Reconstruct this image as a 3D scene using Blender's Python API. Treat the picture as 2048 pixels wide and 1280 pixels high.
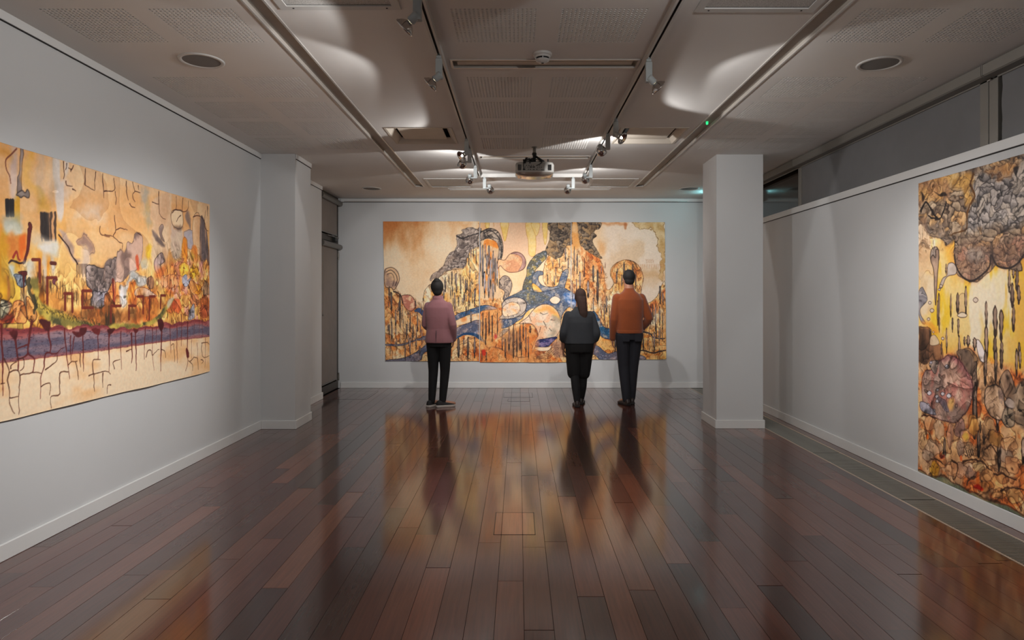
import bpy, bmesh, math, random
import numpy as np
from mathutils import Vector, Matrix

# ---------------------------------------------------------------- camera, world, exposure
for o in list(bpy.data.objects):
    bpy.data.objects.remove(o, do_unlink=True)
SC = bpy.context.scene
COL = SC.collection
F_PX, CAM_H, CEIL = 1295.0, 1.46, 3.044
cam_data = bpy.data.cameras.new('camera')
cam_data.sensor_width = 36.0
cam_data.lens = F_PX / 2048.0 * 36.0
cam_data.shift_x = -13.5 / 2048.0
cam_data.shift_y = -46.0 / 2048.0
cam_data.clip_start = 0.05
cam = bpy.data.objects.new('camera', cam_data)
COL.objects.link(cam)
cam.location = (0, 0, CAM_H)
cam.rotation_euler = (math.radians(90), 0, 0)
SC.camera = cam
world = bpy.data.worlds.new('night')
SC.world = world
world.use_nodes = True
world.node_tree.nodes['Background'].inputs[0].default_value = (0.5, 0.55, 0.65, 1)
world.node_tree.nodes['Background'].inputs[1].default_value = 0.02
SC.view_settings.view_transform = 'Standard'
SC.view_settings.look = 'None'
SC.view_settings.gamma = 1.0
SC.view_settings.use_curve_mapping = False
SC.view_settings.exposure = 0.04
LAMP_BEAM, LAMP_SPILL = 84.0, 20.0        # watts of a track lamp: its beam and the wide spill round it
LAMP_TINT = (1.0, 0.985, 0.975)
BACK_Y, FRONT_Y = 10.40, -2.0
LEFT_X, RIGHT_X = -2.86, 3.13

# ---------------------------------------------------------------- helpers
def lin(c):
    return tuple(((v / 255.0 + 0.055) / 1.055) ** 2.4 if v > 10 else v / 255.0 / 12.92 for v in c)

def mat(name, rgb, rough=0.6, metal=0.0, var=0.05, scale=8.0, bump=0.0, bscale=60.0, stretch=(1, 1, 1), spec=0.5, emit=0.0, trans=0.0, coat=0.0, sheen=0.0, rvar=0.0):
    m = bpy.data.materials.new(name); m.use_nodes = True
    nt = m.node_tree; N = nt.nodes; P = N['Principled BSDF']
    tc = N.new('ShaderNodeTexCoord'); mp = N.new('ShaderNodeMapping'); mp.inputs['Scale'].default_value = stretch
    nt.links.new(tc.outputs['Object'], mp.inputs[0])
    nz = N.new('ShaderNodeTexNoise'); nz.inputs['Scale'].default_value = scale; nz.inputs['Detail'].default_value = 4
    nt.links.new(mp.outputs[0], nz.inputs['Vector'])
    rp = N.new('ShaderNodeValToRGB')
    c = lin(rgb)
    rp.color_ramp.elements[0].color = tuple(max(0, v * (1 - var)) for v in c) + (1,)
    rp.color_ramp.elements[1].color = tuple(min(1, v * (1 + var)) for v in c) + (1,)
    rp.color_ramp.elements[0].position = .3; rp.color_ramp.elements[1].position = .7
    nt.links.new(nz.outputs['Fac'], rp.inputs[0]); nt.links.new(rp.outputs[0], P.inputs['Base Color'])
    P.inputs['Roughness'].default_value = rough; P.inputs['Metallic'].default_value = metal
    P.inputs['Specular IOR Level'].default_value = spec
    if rvar:
        mr = N.new('ShaderNodeMapRange'); mr.inputs['To Min'].default_value = rough - rvar; mr.inputs['To Max'].default_value = rough + rvar
        nt.links.new(nz.outputs['Fac'], mr.inputs['Value']); nt.links.new(mr.outputs[0], P.inputs['Roughness'])
    if bump:
        n2 = N.new('ShaderNodeTexNoise'); n2.inputs['Scale'].default_value = bscale; n2.inputs['Detail'].default_value = 3
        nt.links.new(mp.outputs[0], n2.inputs['Vector'])
        b = N.new('ShaderNodeBump'); b.inputs['Strength'].default_value = bump; b.inputs['Distance'].default_value = 0.01
        nt.links.new(n2.outputs['Fac'], b.inputs['Height']); nt.links.new(b.outputs[0], P.inputs['Normal'])
    if emit:
        nt.links.new(rp.outputs[0], P.inputs['Emission Color']); P.inputs['Emission Strength'].default_value = emit
    if trans: P.inputs['Transmission Weight'].default_value = trans
    if coat:
        P.inputs['Coat Weight'].default_value = coat; P.inputs['Coat Roughness'].default_value = .15
    if sheen: P.inputs['Sheen Weight'].default_value = sheen
    return m

class MB:
    """Collects boxes, tubes, lathes and lofts; build() links them as one mesh object."""
    def __init__(s): s.v = []; s.f = []; s.sm = []
    def add(s, v, f, smooth=False):
        k = len(s.v); s.v += [tuple(q) for q in v]; s.f += [tuple(i + k for i in q) for q in f]; s.sm += [smooth] * len(f); return s
    def box(s, x0, x1, y0, y1, z0, z1, bev=0.0, M=None):
        bm = bmesh.new()
        bmesh.ops.create_cube(bm, size=1.0, matrix=Matrix.Translation(((x0 + x1) / 2, (y0 + y1) / 2, (z0 + z1) / 2)) @ Matrix.Diagonal((x1 - x0, y1 - y0, z1 - z0, 1)))
        if bev: bmesh.ops.bevel(bm, geom=bm.edges[:], offset=bev, segments=1, affect='EDGES')
        if M is not None: bm.transform(M)
        bm.verts.index_update()
        s.add([v.co[:] for v in bm.verts], [[v.index for v in f.verts] for f in bm.faces]); bm.free(); return s
    def loft(s, rings, cap=True, smooth=True, closed=True):
        n = len(rings[0]); v = [p for r in rings for p in r]; f = []
        for i in range(len(rings) - 1):
            for j in range(n if closed else n - 1):
                a, b = i * n + j, i * n + (j + 1) % n
                f.append((a, b, b + n, a + n))
        s.add(v, f, smooth)
        if cap and closed:
            s.add(rings[0][::-1], [tuple(range(n))]); s.add(rings[-1], [tuple(range(n))])
        return s
    def lathe(s, prof, n=24, M=None, cap=False, smooth=True):
        R = []
        for r, z in prof:
            ring = [Vector((r * math.cos(2 * math.pi * k / n), r * math.sin(2 * math.pi * k / n), z)) for k in range(n)]
            R.append([tuple(M @ p) if M is not None else tuple(p) for p in ring])
        return s.loft(R, cap, smooth)
    def tube(s, pts, rad, n=10, cap=True, sx=1.0):
        pts = [Vector(p) for p in pts]; rad = rad if isinstance(rad, (list, tuple)) else [rad] * len(pts)
        R = []; up = None
        for i, p in enumerate(pts):
            t = (pts[min(i + 1, len(pts) - 1)] - pts[max(i - 1, 0)]).normalized()
            if up is None: up = Vector((1, 0, 0)) if abs(t.x) < .9 else Vector((0, 1, 0))
            a = (up - t * up.dot(t)).normalized(); b = t.cross(a); up = a
            R.append([tuple(p + (a * math.cos(2 * math.pi * k / n) * sx + b * math.sin(2 * math.pi * k / n)) * rad[i]) for k in range(n)])
        return s.loft(R, cap, True)
    def ball(s, c, rx, ry=None, rz=None, n=16, m=10, M=None):
        ry = rx if ry is None else ry; rz = rx if rz is None else rz
        R = []
        for i in range(m + 1):
            t = math.pi * (i + .02) / (m + .04); R.append([Vector((rx * math.sin(t) * math.cos(2 * math.pi * k / n), ry * math.sin(t) * math.sin(2 * math.pi * k / n), -rz * math.cos(t))) for k in range(n)])
        R = [[tuple((M @ p if M is not None else p) + Vector(c)) for p in r] for r in R]
        return s.loft(R, True, True)
    def prism(s, poly, axis, a, b):
        """poly in the two other axes, extruded along axis from a to b."""
        def P(p, t): return {'x': (t, p[0], p[1]), 'y': (p[0], t, p[1]), 'z': (p[0], p[1], t)}[axis]
        return s.loft([[P(p, a) for p in poly], [P(p, b) for p in poly]], True, False)
    def frame(s, x0, x1, y0, y1, z0, z1, w):
        s.box(x0, x1, y0, y0 + w, z0, z1); s.box(x0, x1, y1 - w, y1, z0, z1); s.box(x0, x0 + w, y0 + w, y1 - w, z0, z1); return s.box(x1 - w, x1, y0 + w, y1 - w, z0, z1)
    def mesh(s, name, org=(0, 0, 0)):
        me = bpy.data.meshes.new(name)
        me.from_pydata([(a - org[0], b - org[1], c - org[2]) for a, b, c in s.v], [], s.f)
        me.polygons.foreach_set('use_smooth', s.sm)
        bm = bmesh.new(); bm.from_mesh(me); bmesh.ops.recalc_face_normals(bm, faces=bm.faces); bm.to_mesh(me); bm.free()
        me.update(); return me
    def build(s, name, m, parent=None, org=(0, 0, 0)):
        me = s.mesh(name, org); me.materials.append(m)
        return link(name, me, parent)

def link(name, me, parent=None):
    o = bpy.data.objects.new(name, me); COL.objects.link(o)
    if parent is not None: o.parent = parent
    return o
def tag(o, label, cat, group=None):
    o['label'] = label; o['category'] = cat
    if group: o['group'] = group
    return o
def thing(name, label, cat, loc=(0, 0, 0), group=None):
    o = bpy.data.objects.new(name, None); o.empty_display_size = .05; COL.objects.link(o); o.location = loc
    return tag(o, label, cat, group)
def struct(o, label=None):
    o['kind'] = 'structure'
    if label: o['label'] = label
    return o

# ---------------------------------------------------------------- materials
M_WALL = mat('white_wall_paint', (203, 204, 204), .75, var=.015, scale=1.5, bump=.03, bscale=180)
M_TRIM = mat('white_trim_paint', (218, 218, 216), .5, var=.015, scale=3)
M_CEIL = mat('ceiling_paint', (216, 213, 209), .85, var=.02, scale=2, bump=.02, bscale=150)
M_SHADOW_GAP = mat('painted_shadow_gap', (34, 32, 31), .8)  # dark grey standing in for the shade beneath the hanging rails
M_VOID = mat('ceiling_void_black', (16, 15, 15), .9)
M_TRACK = mat('white_track_metal', (196, 194, 190), .45, var=.02)
M_BODY = mat('pale_grey_lamp_housing', (176, 182, 182), .5, var=.03, scale=20)
M_CHROME = mat('chrome_reflector', (206, 202, 198), .08, 1.0, var=.03)
M_GLOW = mat('lamp_filament', (255, 236, 206), .5, emit=40.0)
M_ALU = mat('brushed_aluminium', (126, 122, 116), .42, .75, var=.06, scale=30, stretch=(1, 1, 8))
M_ALUD = mat('bronze_aluminium_frame', (74, 68, 61), .45, .5, var=.08, scale=12)
M_CASS = mat('grey_blind_cassette', (132, 128, 121), .5, .2, var=.03, scale=5)
M_BLIND = mat('grey_blind_fabric', (118, 118, 119), .9, var=.04, scale=5, bump=.05, bscale=900)
M_BLIND2 = mat('taupe_blind_fabric', (128, 120, 114), .9, var=.04, scale=5, bump=.05, bscale=900)
M_GLASS = mat('dark_window_glass', (44, 36, 31), .08, var=.02, spec=.45)
M_BLACK = mat('black_plastic', (20, 20, 21), .45, var=.1)
M_GREY = mat('speaker_grille_grey', (112, 110, 108), .7, var=.1, scale=400)
M_LIP = mat('channel_lip_metal', (196, 192, 186), .35, .3, var=.02)
M_CHAN = mat('channel_interior', (170, 163, 154), .7, var=.05)
M_PLATE = mat('diffuser_plate', (196, 186, 172), .55, var=.03)
M_BRASS = mat('brass_floor_trim', (192, 176, 158), .4, .25, var=.05)
M_SLAT = mat('grille_slat_metal', (148, 146, 138), .45, .25, var=.08)
M_PANEL = M_CEIL
M_MESHV = mat('return_air_mesh', (186, 184, 180), .6, var=.4, scale=260)
# ---------------------------------------------------------------- painter
def _tab(seed):
    return np.random.RandomState(seed).rand(256, 256).astype(np.float32)
_TABS = {}
def vnoise(x, y, seed=0):
    t = _TABS.get(seed)
    if t is None:
        t = _TABS[seed] = _tab(seed)
    xi = np.floor(x); yi = np.floor(y)
    fx = x - xi; fy = y - yi
    xi = xi.astype(np.int32); yi = yi.astype(np.int32)
    fx = fx * fx * (3 - 2 * fx); fy = fy * fy * (3 - 2 * fy)
    a = t[yi & 255, xi & 255]; b = t[yi & 255, (xi + 1) & 255]
    c = t[(yi + 1) & 255, xi & 255]; d = t[(yi + 1) & 255, (xi + 1) & 255]
    return (a + (b - a) * fx) * (1 - fy) + (c + (d - c) * fx) * fy
def fbm(x, y, seed=0, o=4):
    s = 0; a = 0.5; n = 0
    for k in range(o):
        s = s + a * vnoise(x * 2 ** k + 17.3 * k, y * 2 ** k + 5.1 * k, seed + k)
        n += a; a *= 0.5
    return s / n
def cmix(a, b, t):
    return a + (b - a) * t[..., None]
def C3(c):
    return np.array(c, np.float32) / 255.0
def sstep(a, b, t):
    t = np.clip((t - a) / (b - a), 0, 1)
    return t * t * (3 - 2 * t)
def spline(p, closed, n=4):
    p = np.array(p, np.float32); m = len(p); out = []
    rng_ = range(m) if closed else range(m - 1)
    for i in rng_:
        if closed:
            a, b, c, d = p[i - 1], p[i], p[(i + 1) % m], p[(i + 2) % m]
        else:
            a, b, c, d = p[max(i - 1, 0)], p[i], p[i + 1], p[min(i + 2, m - 1)]
        for k in range(n):
            t = k / n
            out.append(0.5 * (2 * b + (c - a) * t + (2 * a - 5 * b + 4 * c - d) * t * t + (3 * b - a - 3 * c + d) * t ** 3))
    if not closed:
        out.append(p[-1])
    return np.array(out, np.float32)

class Canvas:
    """A sheet measured in metres: x runs along the wall, y is the height above the floor."""
    def __init__(s, x0, x1, y0, y1, nx, ny, T):
        s.x = np.linspace(x0, x1, nx, dtype=np.float32); s.y = np.linspace(y0, y1, ny, dtype=np.float32)
        s.X, s.Y = np.meshgrid(s.x, s.y)
        s.c = np.ones((ny, nx, 3), np.float32); s.T = T; s.nx, s.ny = nx, ny
    def sl(s, p, pad):
        lo = p.min(0) - pad; hi = p.max(0) + pad
        i0, i1 = np.searchsorted(s.x, [lo[0], hi[0]]); j0, j1 = np.searchsorted(s.y, [lo[1], hi[1]])
        return (slice(j0, j1), slice(i0, i1)) if i1 > i0 and j1 > j0 else None
    def put(s, w, col, m):
        s.c[w] = s.c[w] + (col - s.c[w]) * m[..., None]
    def pts(s, p):
        return np.array([s.T(*q) for q in p], np.float32)
    @staticmethod
    def dist(X, Y, p, closed):
        d2 = np.full(X.shape, 1e9, np.float32); ins = np.zeros(X.shape, bool); tt = np.zeros(X.shape, np.float32)
        m = len(p); k = m if closed else m - 1
        for i in range(k):
            ax, ay = p[i]; bx, by = p[(i + 1) % m]
            ex, ey = bx - ax, by - ay
            L = ex * ex + ey * ey + 1e-12
            t = np.clip(((X - ax) * ex + (Y - ay) * ey) / L, 0, 1)
            q = (X - ax - t * ex) ** 2 + (Y - ay - t * ey) ** 2
            if closed:
                np.minimum(d2, q, out=d2)
                if ay != by:
                    ins ^= ((ay > Y) != (by > Y)) & (X < ex * (Y - ay) / ey + ax)
            else:
                w = q < d2
                d2[w] = q[w]; tt[w] = (i + t[w]) / k
        return np.sqrt(d2), ins, tt
    def fill(s, p, c1=(200, 200, 200), c2=None, a=1.0, soft=0.006, nf=9.0, warp=0.0, ol=None, ow=0.004, tex=None,
             sm=True, seed=1, wf=14.0, grad=None):
        p = s.pts(p)
        if sm: p = spline(p, True)
        w = s.sl(p, 0.02 + warp + soft + ow * 2)
        if w is None: return
        X, Y = s.X[w], s.Y[w]; Xw, Yw = X, Y
        if warp:
            Xw = X + warp * 2 * (fbm(X * wf, Y * wf, seed + 40, 3) - .5); Yw = Y + warp * 2 * (fbm(X * wf, Y * wf, seed + 60, 3) - .5)
        d, ins, _ = s.dist(Xw, Yw, p, True)
        d = np.where(ins, -d, d)
        m = np.clip(0.5 - d / soft, 0, 1) * a
        if tex is not None:
            col = tex(X, Y)
        elif c2 is not None:
            col = cmix(C3(c1), C3(c2), sstep(.3, .7, fbm(X * nf, Y * nf, seed, 4)))
        else:
            col = np.broadcast_to(C3(c1), X.shape + (3,))
        if grad is not None:                      # (colour, width): a wash pooling inside the outline
            col = cmix(col, C3(grad[0]), np.exp(np.minimum(d, 0) / grad[1]) * .8)
        s.put(w, col, m)
        if ol is not None:
            s.put(w, C3(ol), np.exp(-(d / (ow * .62)) ** 2) * .85 * min(1, a + .2))
    def line(s, p, w0, w1=None, c=(30, 25, 22), a=1.0, sm=True, wob=0.0, seed=3, bulge=None):
        p = s.pts(p)
        if sm and len(p) > 2: p = spline(p, False)
        w1 = w0 if w1 is None else w1
        w = s.sl(p, max(w0, w1) * 2 + wob + .008)
        if w is None: return
        X, Y = s.X[w], s.Y[w]
        if wob:
            X, Y = X + wob * 2 * (fbm(X * 22, Y * 22, seed, 2) - .5), Y + wob * 2 * (fbm(X * 22, Y * 22, seed + 9, 2) - .5)
        d, _, t = s.dist(X, Y, p, False)
        wd = w0 + (w1 - w0) * t
        if bulge is not None: wd = wd * (0.35 + bulge(t))
        s.put(w, C3(c), np.clip((wd - d) / 0.0035 + .5, 0, 1) * a)
    def blot(s, m, f, k, seed, amt=.3, ink=.5, fy=1.0, w=.09):
        """Dried watercolour tide marks: banded tone with a darker rim, where m allows it."""
        X, Y = s.X * f, s.Y * f * fy
        q = fbm(X * .7, Y * .7, seed, 3) * 2.4
        v = fbm(X + q, Y - q, seed + 5, 4) * k
        fr = v - np.floor(v)
        s.c *= (1 + m * amt * (fr - .55) * 1.3)[..., None]
        e = np.clip(1 - np.minimum(fr, 1 - fr) / w, 0, 1) * m * ink
        s.c *= (1 - e)[..., None]
    def drip(s, x, y0, y1, wd, dark=(45, 42, 42), mid=(120, 110, 102), lean=0, seed=0, tail=False):
        r = np.random.RandomState(int(seed) + int(x * 7 + y0 * 3) % 9999)
        k = r.uniform(-.4, .4, 3) * wd * 260
        p = [(x, y0), (x + k[0] * .3 + lean * .3, y0 + (y1 - y0) * .33), (x + k[1] * .3 + lean * .7, y0 + (y1 - y0) * .66), (x + lean, y1)]
        e = r.uniform(.55, 1.25)
        bu = lambda t: .62 * np.abs(np.sin(np.pi * np.clip(t, 0, 1) ** e)) ** .8 + .12 * np.sin(t * 19 + x)
        g = r.uniform(.8, 1.5)
        s.line(p, wd * .86, wd * .86, dark, .9, bulge=bu)
        s.line([(q[0] + .3, q[1] + (y1 - y0) * .07) for q in p[:3]], wd * .5, wd * .42, tuple(min(255, c * g) for c in mid), .9, bulge=bu)

def tex_rock(lo, hi, tint=None, f=16.0, k=5.0, seed=11, ink=(38, 34, 32), inkw=.16):
    def t(X, Y):
        wx = fbm(X * f * .6, Y * f * .6, seed, 3); wy = fbm(X * f * .6 + 9, Y * f * .6, seed + 3, 3)
        n = fbm(X * f + wx * 3.2, Y * f * 1.15 + wy * 3.2, seed + 7, 4)
        v = n * k * 2
        fr = v - np.floor(v)
        col = cmix(C3(lo), C3(hi), np.clip(fr * .75 + .35 * (wx - .3), 0, 1))
        if tint is not None:
            col = cmix(col, C3(tint), sstep(.5, .72, fbm(X * f * .35, Y * f * .35, seed + 21, 3)) * .8)
        e = np.minimum(fr, 1 - fr * .6)
        return cmix(col, C3(ink), np.clip(1 - e / inkw, 0, 1) * .85)
    return t
def tex_wash(c1, c2, c3=None, fx=6.0, fy=6.0, seed=5, ink=None, kf=0.0):
    def t(X, Y):
        n = fbm(X * fx, Y * fy, seed, 5)
        col = cmix(C3(c1), C3(c2), sstep(.32, .66, n))
        if c3 is not None:
            col = cmix(col, C3(c3), sstep(.5, .68, fbm(X * fx * 1.7 + 4, Y * fy * 1.7, seed + 13, 4)))
        if ink is not None:
            v = fbm(X * fx * 1.4, Y * fy * 1.4, seed + 31, 4) * kf
            fr = np.abs(v - np.round(v))
            col = cmix(col, C3(ink), np.clip(1 - fr / .05, 0, 1) * .55)
        return col
    return t
def tex_river(c1, c2, c3, seed=70):
    def t(X, Y):
        n = fbm(X * 9, Y * 14, seed, 4)
        col = cmix(C3(c1), C3(c2), sstep(.35, .65, n))
        col = cmix(col, C3(c3), sstep(.52, .72, fbm(X * 13 + 3, Y * 17, seed + 5, 4)))
        v = fbm(X * 16, Y * 44, seed + 9, 3) * 9
        fr = np.abs(v - np.round(v))
        col = cmix(col, C3((22, 24, 34)), np.clip(1 - fr / .12, 0, 1) * .6)
        v = fbm(X * 40, Y * 60, seed + 15, 2)
        return cmix(col, C3((190, 195, 205)), sstep(.68, .82, v) * .5)
    return t

def tex_cells(lo, hi, size=.06, seed=200, ink=(34, 30, 28), tint=None, asp=1.2, w=.16, wp=2.6):
    """Clumps of drawn stones or foliage: jittered cells, shaded from one side, inked where they meet."""
    def t(X, Y):
        q = 1.0 / size
        x = X * q + (fbm(X * q * .9, Y * q * .9, seed, 3) - .5) * wp; y = Y * q * asp + (fbm(X * q * .9 + 7, Y * q * .9, seed + 2, 3) - .5) * wp
        xi, yi = np.floor(x), np.floor(y); f1 = np.full(X.shape, 9., np.float32); f2 = f1.copy(); idv = f1 * 0; dx = f1 * 0; dy = f1 * 0
        ta, tb, tc_ = _tab(seed + 3), _tab(seed + 4), _tab(seed + 5)
        for a in (-1, 0, 1):
            for b in (-1, 0, 1):
                ii = (xi + a).astype(np.int32) & 255; jj = (yi + b).astype(np.int32) & 255
                ex = xi + a + ta[jj, ii] - x; ey = yi + b + tb[jj, ii] - y
                d = np.sqrt(ex * ex + ey * ey)
                m = d < f1
                f2 = np.where(m, f1, np.minimum(f2, d)); idv = np.where(m, tc_[jj, ii], idv); dx = np.where(m, ex, dx); dy = np.where(m, ey, dy); f1 = np.where(m, d, f1)
        sh = np.clip(.55 + .45 * (dx * .7 - dy * .8) + .5 * (idv - .5) - .25 * f1, 0, 1)
        col = cmix(C3(lo), C3(hi), sh)
        if tint is not None: col = cmix(col, C3(tint), (idv > .68) * .55)
        e = np.clip(1 - (f2 - f1) / w, 0, 1) * np.clip(.35 + 1.1 * vnoise(X * q * .6, Y * q * .6, seed + 12), 0, 1)
        v = fbm(X * q * 2.2, Y * q * 2.2, seed + 9, 3) * 5; fr = np.abs(v - np.round(v))
        return cmix(cmix(col, C3(ink), e * .85), C3(ink), np.clip(1 - fr / .07, 0, 1) * .35)
    return t
def paint_back(nx=700, ny=345):
    # trace units: 3.4133 to one photo pixel; the wall is 10.39 m away
    k = 10.39 / 1295.0 / 3.41333
    T = lambda x, y: ((x - 981.3) * k, 1.46 + (593.9 - y) * k)
    (x0, _), (x1, _) = T(48, 0), T(1994, 0)
    (_, y1), (_, y0) = T(0, 72), T(0, 1042)
    s = Canvas(x0, x1, y0, y1, nx, ny, T)
    u = (s.X - x0) / (x1 - x0); v = (y1 - s.Y) / (y1 - y0)
    n1 = fbm(s.X * 3, s.Y * 1.6, 1, 5); n2 = fbm(s.X * 9, s.Y * 2.2, 9, 4); n3 = fbm(s.X * 2.2, s.Y * 2.2, 30, 4)
    col = cmix(C3((238, 208, 165)), C3((224, 184, 138)), sstep(.3, .7, n1))
    col = cmix(col, C3((176, 108, 56)), sstep(.40, .85, n1 * .45 + n2 * .25 + .30 * np.clip(.34 - u, 0, 1) / .34 * (1 - sstep(.1, .45, v)) + .22 * np.clip(.22 - v, 0, 1) / .22 - .02) * (1 - sstep(.33, .40, u)) * .85)
    col = cmix(col, C3((222, 178, 142)), sstep(.36, .42, u) * (1 - sstep(.55, .6, u)) * (1 - sstep(.2, .32, v)) * .8)
    col = cmix(col, C3((226, 210, 182)), sstep(.75, .8, u) * .85)
    col = cmix(col, C3((186, 150, 106)), sstep(.54, .7, n3) * sstep(.75, .82, u) * .4)
    s.c[:] = col
    F, L = s.fill, s.line
    OR = dict(c1=(238, 190, 130), c2=(226, 140, 74)); INK = (44, 32, 28)
    land = lambda sd: tex_wash((238, 200, 150), (222, 156, 98), (198, 112, 58), 6, 5, sd, (120, 62, 34), 7)
    pale = lambda sd: tex_wash((242, 212, 166), (232, 180, 122), (228, 164, 96), 6, 3.6, sd, (140, 80, 44), 6)
    # stains of the upper right
    for p in ([(1760, 84), (1985, 84), (1985, 460), (1950, 440), (1965, 330), (1935, 250), (1945, 190), (1900, 135), (1840, 120), (1780, 118)],):
        F(p, (176, 140, 86), (206, 182, 132), warp=.05, soft=.03, ol=(120, 88, 44), ow=.008, a=.85, seed=4)
    F([(1520, 84), (1720, 84), (1700, 105), (1600, 100), (1530, 100)], (190, 130, 84), a=.8, soft=.05, warp=.03)
    F([(1535, 210), (1570, 225), (1580, 280), (1550, 300), (1520, 250)], (208, 150, 96), a=.6, soft=.08, warp=.04)
    F([(1700, 90), (1718, 92), (1715, 130), (1702, 128)], (160, 100, 60), a=.7, soft=.02)
    for x in range(1800, 1985, 13):
        L([(x, 372), (x + 2, 402)], .006, .003, (170, 110, 70), .5)
    for x in range(1852, 1912, 12):
        L([(x, 338), (x + 6, 350), (x + 4, 362)], .006, .004, (150, 104, 70), .5)
    F([(1790, 425), (1980, 430), (1980, 470), (1900, 460), (1800, 465)], (196, 160, 116), a=.6, soft=.06, warp=.04)
    for x in (590, 700): F([(x, 84), (x + 60, 84), (x + 50, 150), (x + 10, 140)], (196, 120, 60), a=.35, soft=.08, warp=.05)
    # ochre runs at the top
    for p in ([(752, 84), (778, 84), (776, 122), (756, 122)], [(856, 84), (910, 84), (908, 130), (892, 205), (880, 205), (868, 150)],
              [(1030, 90), (1075, 90), (1098, 190), (1092, 305), (1052, 305), (1046, 210), (1034, 160)],
              [(1066, 88), (1122, 88), (1116, 150), (1100, 176), (1086, 150)], [(1142, 90), (1176, 90), (1172, 200), (1160, 236), (1150, 180)]):
        F(p, (226, 186, 96), (240, 204, 130), a=.85, ol=(168, 116, 36), ow=.005, soft=.012)
    L([(706, 90), (712, 110), (704, 140)], .004, .004, (180, 120, 50)); L([(808, 88), (812, 112)], .004, .003, (180, 120, 50))
    # land masses
    before = s.c.copy()
    F([(50, 470), (100, 520), (120, 560), (175, 590), (240, 582), (272, 625), (275, 670), (325, 690), (330, 600), (345, 540), (400, 495), (450, 450),
       (500, 415), (560, 405), (605, 400), (625, 340), (655, 275), (700, 235), (860, 240), (860, 330), (845, 390), (850, 460), (845, 520), (860, 620),
       (880, 700), (900, 1050), (40, 1050)], tex=pale(3), ol=INK, ow=.006, soft=.008, warp=.008)
    F([(50, 900), (200, 870), (330, 760), (520, 700), (620, 540), (700, 520), (860, 560), (900, 1050), (40, 1050)], tex=land(8), a=.55, soft=.3, warp=.08)
    F([(55, 560), (180, 600), (330, 700), (330, 860), (60, 900)], tex=land(17), a=.7, soft=.2, warp=.08)
    F([(640, 290), (700, 240), (705, 700), (560, 700), (500, 470), (600, 420)], tex=tex_wash((244, 206, 140), (236, 168, 88), (246, 214, 150), 7, 4, 40), a=.7, soft=.14, warp=.05)
    F([(700, 690), (860, 670), (1000, 760), (1090, 770), (1280, 900), (1450, 880), (1620, 860), (1990, 880), (1996, 1050), (690, 1050)], tex=land(22), ol=INK, ow=.004, warp=.01)
    F([(1175, 330), (1240, 250), (1330, 225), (1440, 262), (1520, 320), (1558, 400), (1572, 520), (1595, 545), (1625, 515), (1628, 490), (1606, 440),
       (1620, 390), (1665, 352), (1720, 341), (1780, 362), (1818, 410), (1832, 480), (1816, 560), (1835, 620), (1880, 632), (1935, 585), (1996, 505),
       (1996, 1040), (1280, 1040), (1300, 620), (1250, 540), (1180, 520), (1150, 480), (1152, 400)], tex=pale(50), ol=(60, 34, 24), ow=.006, warp=.006)
    F([(1335, 110), (1372, 95), (1400, 240), (1480, 290), (1545, 380), (1570, 500), (1560, 640), (1400, 620), (1345, 560)], tex=land(55), a=.65, soft=.1, warp=.05)
    F([(1440, 260), (1530, 330), (1562, 430), (1575, 530), (1550, 520), (1535, 430), (1500, 350), (1440, 300)], (214, 116, 58), (232, 160, 100), a=.75, soft=.03, warp=.02)
    F([(1625, 400), (1665, 357), (1720, 346), (1780, 366), (1815, 412), (1828, 480), (1800, 560), (1780, 480), (1760, 400), (1700, 372), (1650, 420), (1640, 500), (1615, 450)],
      (206, 124, 66), (232, 176, 116), a=.75, soft=.03, warp=.015, ol=(90, 50, 30), ow=.004)
    F([(1330, 880), (1990, 820), (1990, 1030), (1330, 1030)], tex=tex_wash((222, 160, 92), (236, 184, 120), (200, 124, 60), 6, 12, 91), a=.75, soft=.2)
    F([(1820, 640), (1880, 650), (1940, 600), (1992, 530), (1992, 640), (1900, 720), (1830, 760)], (196, 92, 48), (226, 150, 88), a=.7, soft=.05, warp=.04)
    tone = sstep(.01, .06, np.abs(s.c - before).sum(-1))
    s.blot(tone, 4.5, 5, 140, .24, .42, .6); s.blot(tone, 10, 4, 150, .18, .34, .6)
    # grey rock clouds
    rock = tex_cells((92, 84, 78), (214, 202, 182), .075, 211, (48, 42, 40))
    F([(375, 478), (400, 430), (470, 372), (500, 312), (545, 270), (562, 225), (553, 172), (590, 160), (592, 140), (650, 118), (690, 138), (722, 128),
       (722, 228), (662, 268), (630, 330), (606, 396), (545, 402), (480, 418), (430, 462)], tex=rock, warp=.03, soft=.012, ol=(60, 54, 50), ow=.005)
    F([(380, 478), (402, 436), (470, 376), (520, 320), (540, 330), (470, 410), (410, 470)], (170, 150, 128), a=.5, soft=.05, warp=.03)
    L([(556, 176), (600, 196), (640, 178), (700, 160), (740, 142)], .012, .006, (40, 36, 34), .8, wob=.01)
    dark = tex_cells((66, 58, 50), (196, 178, 144), .085, 231, (34, 28, 24), (150, 120, 78))
    F([(1188, 84), (1340, 84), (1340, 226), (1300, 250), (1282, 312), (1240, 334), (1196, 312), (1164, 290), (1180, 232), (1196, 180)], tex=dark, warp=.02, soft=.01, ol=(40, 34, 28))
    F([(1368, 84), (1534, 84), (1532, 122), (1498, 150), (1516, 182), (1488, 204), (1492, 240), (1532, 292), (1546, 336), (1500, 312), (1450, 276), (1402, 240), (1386, 180)],
      tex=dark, warp=.022, soft=.01, ol=(40, 34, 28))
    F([(1345, 84), (1376, 84), (1392, 200), (1400, 250), (1360, 270), (1344, 200)], (214, 150, 84), (232, 184, 130), a=.9, soft=.02, warp=.01)
    # dome and its column
    st = tex_cells((96, 90, 84), (210, 194, 166), .11, 251, (28, 26, 26), None, .8)
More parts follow.
